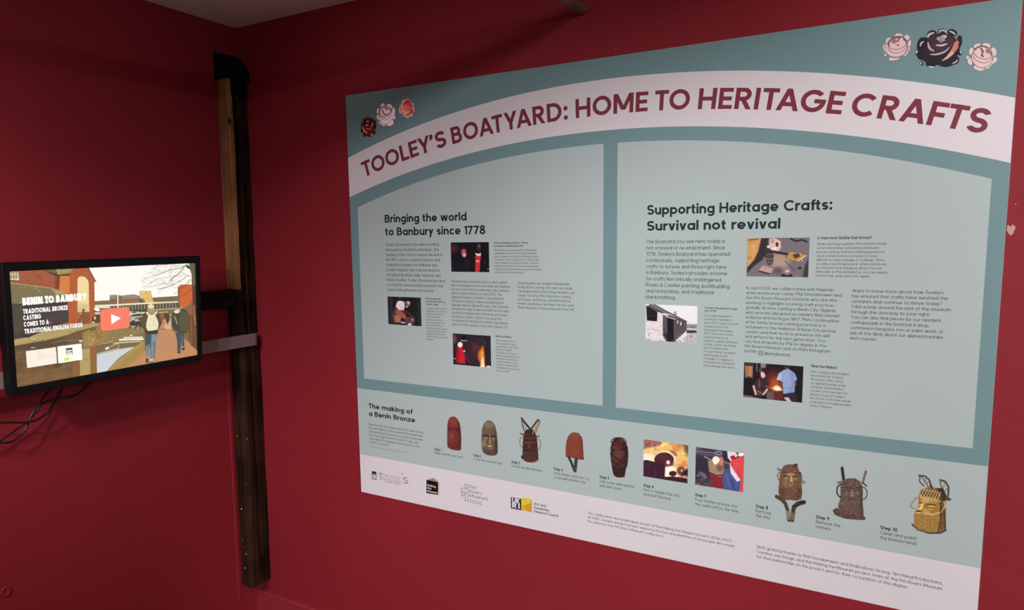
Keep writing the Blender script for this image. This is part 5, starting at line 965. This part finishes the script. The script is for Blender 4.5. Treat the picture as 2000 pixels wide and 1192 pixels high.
p.P([(1122, 560), (1124, 340), (1140, 305), (1190, 295), (1240, 310), (1278, 350), (1290, 400), (1296, 820), (1132, 825)], (244, 216, 158)); p.L([(1122, 820), (1124, 340), (1140, 305), (1190, 293), (1240, 308), (1280, 350)], 6, (150, 84, 50)); p.P([(1130, 700), (1290, 700), (1295, 830), (1132, 830)], (206, 180, 124), .7, 3)
p.L([(1280, 175), (1395, 378)], 14, (84, 54, 40)); p.P([(1130, 820), (1300, 815), (1300, 980), (1135, 985)], (146, 84, 50)); p.TX([(1130, 820), (1200, 820), (1200, 950), (1140, 950)], 20, (246, 230, 190), (90, 60, 40), 14, 3); p.P([(1195, 770), (1230, 770), (1230, 990), (1200, 990)], (116, 92, 62)); p.P([(1340, 880), (1440, 870), (1440, 975), (1330, 985)], (96, 68, 50)); p.E(1380, 905, 16, 22, (230, 196, 170)); p.E(1355, 968, 26, 10, (236, 210, 180)); p.E(1410, 780, 44, 24, (255, 250, 236), 1, 0, 15); p.P([(1380, 820), (1450, 820), (1450, 850), (1380, 850)], (226, 210, 190))
p.P([(130, 235), (262, 232), (276, 355), (136, 345)], (232, 216, 176)); 
for x in (140, 180, 220): 
    for y in (236, 276, 305): p.P([(x, y), (x+32, y+1), (x+33, y+30), (x+1, y+27)], (136, 134, 122))
p.P([(135, 385), (460, 425), (700, 460), (830, 500), (930, 565), (1010, 590), (1010, 660), (135, 690)], (126, 114, 80)); p.L([(140, 392), (450, 435), (720, 465), (820, 500)], 9, (196, 180, 136)); p.TX([(300, 450), (800, 470), (900, 560), (300, 470)], 24, (230, 216, 170), (130, 116, 84), 14, 8); p.P([(760, 490), (860, 500), (930, 560), (820, 560)], (176, 166, 130), .9, 2)
p.P([(150, 690), (330, 688), (400, 700), (984, 660), (1000, 960), (700, 1050), (420, 1190), (190, 1200)], (66, 56, 54)); p.P([(150, 690), (330, 688), (340, 1100), (180, 1200)], (84, 76, 64), .8, 3); p.P([(600, 830), (984, 800), (990, 950), (640, 1000)], (76, 66, 68), .9, 3); p.E(810, 900, 40, 60, (90, 52, 50), .5, 6)
p.P([(720, 1060), (1180, 1000), (1440, 975), (1440, 1010), (1180, 1080), (700, 1150), (440, 1190)], (178, 156, 104)); p.E(1020, 1094, 16, 12, (110, 92, 60)); p.E(1020, 1084, 14, 6, (230, 214, 170))
# logo cards on the video
p.z = zd
p.P([(500, 460), (1083, 380), (1102, 695), (525, 787)], (252, 240, 226)); p.P([(1112, 370), (1580, 310), (1597, 625), (1130, 695)], (255, 254, 246)); p.P([(1278, 402), (1402, 390), (1410, 515), (1285, 525)], (62, 62, 56)); p.P([(1290, 440), (1395, 432), (1398, 452), (1350, 470), (1292, 470)], (238, 240, 228)); p.P([(1290, 486), (1400, 478), (1402, 510), (1292, 516)], (244, 244, 232)); p.P([(1268, 578), (1330, 575), (1350, 605), (1335, 640), (1272, 645)], (232, 236, 60)); p.P([(1240, 596), (1262, 594), (1264, 640), (1242, 642)], (200, 214, 150))
# walkers
p.z = ze
p.P([(900, 560), (1095, 480), (1075, 600), (1062, 760), (1050, 880), (980, 880), (975, 700), (985, 600), (960, 700), (950, 870), (915, 860), (905, 700)], (104, 128, 138)); p.P([(900, 500), (1000, 500), (985, 640), (905, 690)], (76, 86, 88)); p.P([(1000, 500), (1090, 500), (1075, 600), (1000, 640)], (122, 146, 156)); p.L([(985, 560), (975, 720)], 9, (60, 66, 66)); p.L([(925, 700), (935, 850)], 12, (150, 170, 174), .7); p.L([(1015, 680), (1010, 860)], 16, (150, 174, 182), .7)
p.P([(890, 190), (940, 150), (1080, 150), (1130, 200), (1168, 320), (1110, 430), (1085, 495), (905, 495), (860, 400), (815, 310), (850, 230)], (98, 80, 48)); p.P([(905, 440), (1095, 430), (1090, 500), (905, 500)], (70, 58, 38)); p.P([(955, 145), (1065, 145), (1100, 190), (1020, 200), (930, 190)], (206, 190, 150), .5)
p.P([(948, 215), (1010, 200), (1060, 210), (1100, 300), (1110, 360), (1092, 430), (1010, 445), (940, 450), (915, 390), (922, 320)], (240, 228, 196)); p.L([(925, 165), (985, 230)], 30, (246, 236, 206)); p.L([(1080, 155), (1020, 225)], 26, (246, 236, 206)); p.L([(930, 370), (1095, 355)], 6, (196, 180, 144)); p.AR(1015, 300, 40, 50, 180, 340, 6, (206, 190, 156)); p.E(1030, 300, 12, 12, (214, 196, 160))
p.E(992, 78, 46, 46, (226, 206, 160)); p.P([(960, 100), (1030, 100), (1030, 145), (955, 145)], (196, 150, 104)); p.E(985, 62, 40, 30, (244, 228, 190), .8, 1); p.P([(915, 870), (955, 875), (950, 950), (905, 945)], (110, 62, 36)); p.P([(965, 880), (1025, 880), (1025, 940), (968, 925)], (190, 190, 180)); p.P([(960, 930), (1028, 920), (1028, 942), (962, 950)], (90, 84, 80)); p.L([(915, 862), (958, 866)], 10, (200, 200, 190))
p.P([(1370, 480), (1500, 470), (1510, 720), (1470, 740), (1460, 600), (1448, 790), (1402, 785), (1395, 600)], (74, 84, 88)); p.L([(1470, 520), (1480, 640)], 14, (120, 130, 134), .6); p.P([(1320, 190), (1380, 110), (1470, 90), (1560, 150), (1600, 260), (1575, 400), (1545, 480), (1460, 490), (1350, 430), (1310, 370)], (76, 70, 52)); p.P([(1450, 120), (1560, 170), (1590, 300), (1560, 450), (1450, 470), (1430, 300)], (92, 86, 60)); p.P([(1345, 215), (1370, 225), (1410, 350), (1395, 352)], (160, 154, 130)); p.P([(1340, 140), (1365, 125), (1440, 90), (1450, 130), (1425, 175), (1370, 180), (1350, 165)], (196, 184, 150)); p.E(1392, 150, 30, 22, (240, 234, 216)); p.E(1468, 92, 14, 10, (236, 226, 200)); p.P([(1440, 40), (1590, 20), (1560, 70), (1470, 90)], (206, 110, 60), .9)
p.P([(1398, 780), (1450, 775), (1450, 800), (1405, 795)], (92, 44, 26)); p.P([(1475, 715), (1512, 710), (1512, 745), (1465, 752)], (80, 44, 30)); p.E(1485, 700, 8, 14, (220, 214, 196)); p.L([(1560, 160), (1575, 320)], 10, (120, 112, 84), .7)
p.grain(.05, 2)
def spl(x, y, l): return ((x), (y), .0004 + .00012 * l)
p.build('screen', lambda a, b: (-SW/2 + SW*a, SH/2 - SH*b, .0004), tv, MAT_SCREEN, 'lit screen showing two people walking on a canal towpath')
f = Flat(spl)
def sline(s, lx, by, rx, ry, cap, w, col=(1.0, .99, .96), q=1, track=.07):
    x0, y0 = scr(lx, by); x1, _ = scr(rx, ry); put_line(f, s, x0, y0, x1, cap, w, col, q, 2, track)
sline('BENIN TO BANBURY', 43.7, 597.0, 169.5, 588, .0180, .225, q=1, track=.03)
sline('TRADITIONAL BRONZE', 45, 613.6, 132.2, 606, .0114, .185); sline('CASTING', 45.3, 626.0, 80, 622, .0114, .185)
sline('COMES TO A', 46.4, 638.8, 95.3, 634, .0114, .185); sline('TRADITIONAL ENGLISH FORGE', 47.8, 652.4, 161, 640, .0114, .185)
f.build('video_title', tv, MAT_SCREEN, 'bold white capitals over the video')
f = Flat(spl)
for s, lx, by, rx in (('Pitt', 73.5, 690.6, 84.5), ('Rivers', 73.8, 695.8, 93.5), ('Museum', 74, 701, 102.5)): sline(s, lx, by, rx, by - 2, .0044, .09, (.62, .64, .60), 0)
sline('University of Oxford', 74.4, 705.5, 96, 703, .0016, .09, (.72, .73, .70), 0)
f.build('video_logo', tv, MAT_SCREEN, 'faint grey logo words on a cream card')
f = Flat(spl)
cx, cy = scr(98, 630.2)
for k in range(16):
    a, b = 2*PI*k/16, 2*PI*(k+1)/16
    f.poly([(cx + r*math.cos(t), cy + r*math.sin(t)) for r, t in ((.0034, a), (.0034, b), (.0023, b), (.0023, a))], lin((196, 84, 84)), 2)
f.build('loading_ring', tv, MAT_SCREEN, 'small red ring')
# play button: rounded slab with a white triangle
f = Flat(spl); c0 = scr(224.7, 622.8); hw, hh_ = .0385, .0280; pts = []
for sx, sy, a0 in ((1, 1, 0), (-1, 1, 90), (-1, -1, 180), (1, -1, 270)):
    for k in range(7):
        a = math.radians(a0 + 15*k); pts.append((c0[0] + sx*(hw-.009) + .009*math.cos(a), c0[1] + sy*(hh_-.009) + .009*math.sin(a)))
f.poly(pts, lin((250, 128, 104)), 4)
f.poly([(c0[0]-.0105, c0[1]-.0135), (c0[0]+.0150, c0[1]), (c0[0]-.0105, c0[1]+.0135)], (1, 1, .98), 5)
f.build('play_button', tv, MAT_SCREEN, 'orange red play button with white triangle')

# ------------------------------------------------------------------ timber in the corner
post = tag(empty('corner_post', (-1.86, 1.52, .43)), 'rough vertical timber post standing off the floor in the corner, brown above, black below', 'post')
def P_(o):                                             # keep world geometry under an empty
    o.location = -post.location; return o
def post_piece(name, z0, z1, pts_fn, mat, label=None, n=14, rough=.0012, seed=1):
    """upright timber whose section pts_fn(z) is a list of (x, y); slightly uneven"""
    rnd = random.Random(seed); V = []; F = []; k = None
    for i in range(n+1):
        z = z0 + (z1-z0)*i/n; q = pts_fn(z); k = len(q)
        for j, (x, y) in enumerate(q): V.append((x + rnd.uniform(-rough, rough), y + rnd.uniform(-rough, rough), z))
    for i in range(n):
        for j in range(k): F.append((i*k+j, i*k+(j+1) % k, (i+1)*k+(j+1) % k, (i+1)*k+j))
    F.append(tuple(range(k-1, -1, -1))); F.append(tuple(range(n*k, n*k+k)))
    o = link(name, mesh(name, V, F), post, mat); P_(o); m = o.modifiers.new('bevel', 'BEVEL'); m.width = .003; m.segments = 2; m.limit_method = 'ANGLE'; m.angle_limit = .7
    if label: o['label'] = label
    return o
def sec_up(z):                                         # brown board facing the room
    x = xl(z); return [(x - .004, 1.497), (x + .050, 1.494), (x + .052, 1.512), (x - .004, 1.516)]
def sec_dk(z):                                         # dark timber behind it, facing along the wall
    x = xl(z); return [(x - .004, 1.512), (x + .0505, 1.510), (x + .049, 1.524), (x + .044, 1.527), (x + .046, 1.543), (x + .041, 1.547), (x + .040, WY + .002), (x - .004, WY + .002)]
def sec_lo(z):
    x = xl(z); return [(x - .004, 1.497), (x + .045, 1.494), (x + .055, 1.505), (x + .057, 1.524), (x + .049, 1.528), (x + .051, 1.548), (x + .047, WY + .002), (x - .004, WY + .002)]
post_piece('upper_board', 1.447, 2.110, sec_up, MAT_BROWN, 'brown bare wood face', seed=4)
post_piece('upper_timber', 1.30, 2.105, sec_dk, MAT_DARK, 'dark grooved wood', seed=5)
post_piece('middle_board', 1.262, 1.447, lambda z: [(a - .006, b) for a, b in sec_up(z)], MAT_DARK, 'blackened wood between the rails', n=4, seed=6)
post_piece('lower_timber', .425, 1.262, sec_lo, MAT_DARK, 'blackened wood with paint flecks', seed=7)
xz = xl(2.1)
cap = prism('cap', [(xz - .004, 2.104), (xz + .056, 2.104), (xz + .058, 2.128), (xz + .050, 2.150), (xz + .030, 2.166), (xz + .012, 2.186), (xz - .004, 2.192)], 1, 1.489, WY + .001, MAT_BLACK, post, .003); P_(cap); cap['label'] = 'black cap with a slanted top'
cap2 = prism('collar', [(xl(2.08) + .046, 1.505), (xl(2.08) + .056, 1.507), (xl(2.08) + .055, 1.552), (xl(2.08) + .038, 1.553)], 2, 2.055, 2.105, MAT_BLACK, post, .003); P_(cap2); cap2['label'] = 'black collar under the cap'
def blob(name, c, r, mat, parent, sq=(1, 1, .5), seed=1, off=None, n1=10, n2=6):
    rnd = random.Random(seed); V = [(0, 0, r*sq[2])]; F = []
    for i in range(1, n2):
        a = PI * i / n2
        for j in range(n1):
            b = 2*PI*j/n1; k = r * rnd.uniform(.82, 1.12); V.append((k*math.sin(a)*math.cos(b)*sq[0], k*math.sin(a)*math.sin(b)*sq[1], k*math.cos(a)*sq[2]))
    V.append((0, 0, -r*sq[2])); L = len(V)-1
    for j in range(n1): F.append((0, 1+j, 1+(j+1) % n1)); F.append((L, L-n1+(j+1) % n1, L-n1+j))
    for i in range(n2-2):
        for j in range(n1): F.append((1+i*n1+j, 1+(i+1)*n1+j, 1+(i+1)*n1+(j+1) % n1, 1+i*n1+(j+1) % n1))
    o = link(name, mesh(name, V, F, True), parent, mat); o.location = Vector(c) - (off or Vector((0, 0, 0))); return o
def on_post(px, py, face):                             # face: 'f' = towards room (plane y), 's' = side (plane x)
    if face == 'f': x, z = at_y(px, py, 1.4945); return (x, 1.4945, z)
    x = -1.84
    for _ in range(4): y, z = at_x(px, py, x); x = xl(z) + .0485
    return (x, y, z)
for px, py, fc in ((451, 150.5, 's'), (460, 189.5, 's'), (478, 582, 's')):
    c = on_post(px, py, fc); blob('screw', c, .0026, MAT_METAL, post, (1, 1, 1), 3, post.location)
blob('knot', on_post(448, 236, 'f'), .0075, MAT_DARK, post, (.7, .22, 1.5), 9, post.location)
k = 0
for px, py, fc, r in ((471.8, 994.5, 'f', .0021), (481, 1082.6, 'f', .0022), (479, 1110, 'f', .0018), (489, 1030.5, 's', .0020), (463.5, 852, 'f', .0012), (482, 858, 'f', .0012), (484, 928, 's', .0012), (481, 945, 'f', .0011), (478, 1069, 'f', .0011), (474, 1056, 'f', .0010), (504, 1090, 's', .0010), (493, 863, 's', .0012), (490, 727, 's', .0010), (480, 759, 's', .0012), (466, 1062, 'f', .0009)):
    c = on_post(px, py, fc); k += 1; blob('paint_fleck', c, r, MAT_FLECK, post, (1.2, .5, 1.3) if fc == 'f' else (.5, 1.2, 1.3), k, post.location)

# rails behind the monitor
ur = tag(empty('upper_rail', (-1.86, .9, 1.419)), 'dark wooden rail running behind the top of the monitor into the corner post', 'rail')
v_, f_ = [], []
ny = 40
rr_ = random.Random(8)
for i in range(ny+1):
    y = -.45 + (1.4915+.45)*i/ny
    for a, b in ((xl(1.42)-.004, 1.3925), (xl(1.42)+.043, 1.3915), (xl(1.42)+.046, 1.396), (xl(1.42)+.046, 1.441), (xl(1.42)+.042, 1.4455), (xl(1.42)-.004, 1.445)): v_.append((a + rr_.uniform(-.0012, .0012), y, b + rr_.uniform(-.0014, .0014)))
for i in range(ny):
    for j in range(6): f_.append((i*6+j, (i+1)*6+j, (i+1)*6+(j+1) % 6, i*6+(j+1) % 6))
f_ += [tuple(range(6)), tuple(range(ny*6+5, ny*6-1, -1))]
me = mesh('timber', v_, f_); o = link('timber', me, ur, MAT_DARKY); o.location = -ur.location
lr = tag(empty('lower_rail', (-1.84, .9, 1.28)), 'pale grey plastic rail behind the bottom of the monitor, ending over the corner post', 'rail')
box('trunking', (-1.8425 + 1.84, -.45 - .9, 1.2605 - 1.28), (-1.8270 + 1.84, 1.541 - .9, 1.3000 - 1.28), MAT_TRUNK, lr, .002, 2)
box('end_cap', (-1.8425 + 1.84, 1.541 - .9, 1.2595 - 1.28), (-1.8262 + 1.84, 1.5440 - .9, 1.3008 - 1.28), m_plain('grey_end_cap', (.10, .075, .075), .5), lr, .0008, 1)
for k, y in enumerate((-.2, .35, .95)):
    box('spacer', (xl(1.28) - .003 + 1.84, y - .02 - .9, 1.268 - 1.28), (-1.8420 + 1.84, y + .02 - .9, 1.293 - 1.28), MAT_DARKY, lr, .001, 1)

# batten painted over beside the lower post
xb = lambda z: xl(z)
bt = tag(empty('batten', (-1.9, 1.475, .4)), 'thin red painted wooden batten up the wall beside the lower post', 'batten')
V = []; F = []
for i, z in enumerate((.375, 1.255)):
    x = xl(z); V += [(x - .003, 1.476, z), (x + .0015, 1.4765, z), (x + .003, 1.479, z), (x + .003, 1.4885, z), (x + .001, 1.4905, z), (x - .003, 1.4905, z)]
F = [(j, (j+1) % 6, 6+(j+1) % 6, 6+j) for j in range(6)] + [(5, 4, 3, 2, 1, 0), (6, 7, 8, 9, 10, 11)]
o = link('strip', mesh('strip', V, F), bt, MAT_RED); o.location = -bt.location
# painted-over screw caps and a disc on the left wall
def wall_disc(name, px, py, r, t, mat, label, cat, group=None):
    c = pwall(px, py); n = 22; V = []
    prof = ((0, t*.55), (r*.62, t*.5), (r*.74, t), (r*.92, t*.9), (r, 0), (r, -.004))
    for rr, h in prof:
        for j in range(n): a = 2*PI*j/n; V.append((h, rr*math.cos(a), rr*math.sin(a)))
    F = [(i*n+j, i*n+(j+1) % n, (i+1)*n+(j+1) % n, (i+1)*n+j) for i in range(len(prof)-1) for j in range(n)]
    o = link(name, mesh(name, V, F, True), None, mat); o.location = c; return tag(o, label, cat, group)
wall_disc('blanking_cap', 11, 1156, .0125, .0035, MAT_RED, 'round painted-over cap low on the left wall at the photo edge', 'cap')
wall_disc('blanking_cap', 450.5, 989, .0062, .0022, MAT_RED, 'small painted-over cap on the left wall beside the batten', 'cap')

# ------------------------------------------------------------------ rough pole near the ceiling
E0 = Vector((-.680, WY - .002, 2.139)); E1 = Vector((-.684, -.9, 2.085))
def pole_mesh():
    n = 12; m = 60; V = []; F = []; rnd = random.Random(12)
    ph = [rnd.uniform(0, 6) for _ in range(8)]
    for i in range(m+1):
        t = i/m; c = E0.lerp(E1, t)
        for j in range(n):
            a = 2*PI*j/n; r = (.0135 + .0095 * min(1, max(0, (1.42 - c.y) / .7))) * (1 + .10*math.sin(3*a+ph[0]+t*9) + .08*math.sin(2*a+ph[1]+t*23) + .05*math.sin(5*a+t*60)); V.append((c.x + r*math.cos(a)*1.05, c.y, c.z + r*math.sin(a)*.9))
    for i in range(m):
        for j in range(n): F.append((i*n+j, (i+1)*n+j, (i+1)*n+(j+1) % n, i*n+(j+1) % n))
    F += [tuple(range(n)), tuple(range((m+1)*n-1, m*n-1, -1))]
    return mesh('wooden_pole', V, F, False)
tag(link('wooden_pole', pole_mesh(), None, MAT_POLE), 'rough brown wooden pole end at the top edge, above the board', 'pole')

# ------------------------------------------------------------------ cables under the monitor
zq = (0, 700, 4.583)
def cable(pts, lab, r=.0026, lift=0.0):
    P3 = []
    for i, (x, y) in enumerate(pts):
        off = (.100, .075, .052)[min(i, 2)] if i < 3 else .040
        off += lift
        P3.append(pwall(zq[0] + x/zq[2], zq[1] + y/zq[2], off))
    o = link('cable', tube_mesh('cable', P3, r, 8, 6), None, MAT_CABLE); tag(o, lab, 'cable', 'cables hanging under the monitor')
cable([(830, 190), (760, 262), (690, 322), (620, 345), (530, 358), (440, 380), (370, 410), (310, 465), (265, 545), (242, 610), (195, 680), (120, 740), (40, 758), (-60, 748), (-200, 700)], 'black cable from the right side of the monitor, looping lowest')
cable([(575, 230), (540, 300), (492, 385), (430, 478), (345, 545), (250, 573), (100, 575), (-60, 585), (-200, 600)], 'black cable hanging in a curve under the monitor and leaving level at the photo edge', .0026, .008)
cable([(480, 250), (420, 310), (378, 365), (358, 425), (310, 500), (215, 590), (110, 665), (0, 742), (-100, 800), (-200, 840)], 'thin black cable running straight down to the left under the monitor', .0022, -.015)

# ------------------------------------------------------------------ marks on the walls
def chip(px, py, outline, lab, sc=1.0, left=False):
    """flake of missing paint: a thin ragged island standing a hair proud of the wall"""
    if left: c = pwall(px, py)
    else: x, z = at_y(px, py, WY); c = (x, WY, z)
    n = len(outline); V = []
    for d in (-.0008, .0009):
        for a, b in outline:
            V.append((-d if False else 0, 0, 0) if False else ((d, a*sc, b*sc) if left else (a*sc, -d, b*sc)))
    F = [tuple(range(n)), tuple(range(2*n-1, n-1, -1))] + [(i, n+i, n+(i+1) % n, (i+1) % n) for i in range(n)]
    o = link('paint_chip', mesh('paint_chip', V, F), None, MAT_CHIP if sc > .5 and not left else MAT_FLECK); o.location = c
    tag(o, lab, 'paint chip')
big = [(-.0065, .008), (-.0040, .0085), (-.0020, .0062), (.0005, .0070), (.0015, .0125), (.0028, .0085), (.0062, .0062), (.0066, .002), (.0048, -.0015), (.0040, -.0065), (.0015, -.0100), (-.0015, -.0098), (-.0042, -.0055), (-.0066, -.0010), (-.0062, .004)]
chip(1974.5, 449, big, 'large pink paint chip on the red wall at the right edge of the board')
dot = [(-.0014, .0004), (-.0004, .0014), (.0010, .0010), (.0015, -.0004), (.0003, -.0014), (-.0011, -.0009)]
chip(1983.5, 399, dot, 'tiny pale paint chip above the large one, right of the board', .8)
chip(1203, 95, [(-.0024, -.0012), (.0014, .0020), (.0026, .0012), (-.0010, -.0020)], 'small pale paint chip on the red wall just above the middle of the board', .9)
chip(930.7, 132.6, dot, 'tiny pale paint chip on the red wall above the left part of the board', .7)
for px, py, w, s in ((99, 856, .0022, 'small dent under the monitor, nearest the cables'), (132, 828, .0024, 'small dent under the middle of the monitor'), (148.5, 825, .0018, 'tiny dent right of another under the monitor')):
    c = pwall(px, py)
    o = blob('wall_nick', c, w, MAT_REDTRIM, None, (.35, 1.1, .8), int(px)); tag(o, 'nick in the red paint, ' + s, 'nick')
for i, (px, py) in enumerate(((42, 1027), (97.5, 1048.5), (83, 1058), (139, 1015), (166, 1050), (222, 1004), (182, 872), (46, 897), (465, 1070), (365, 950))):
    pass
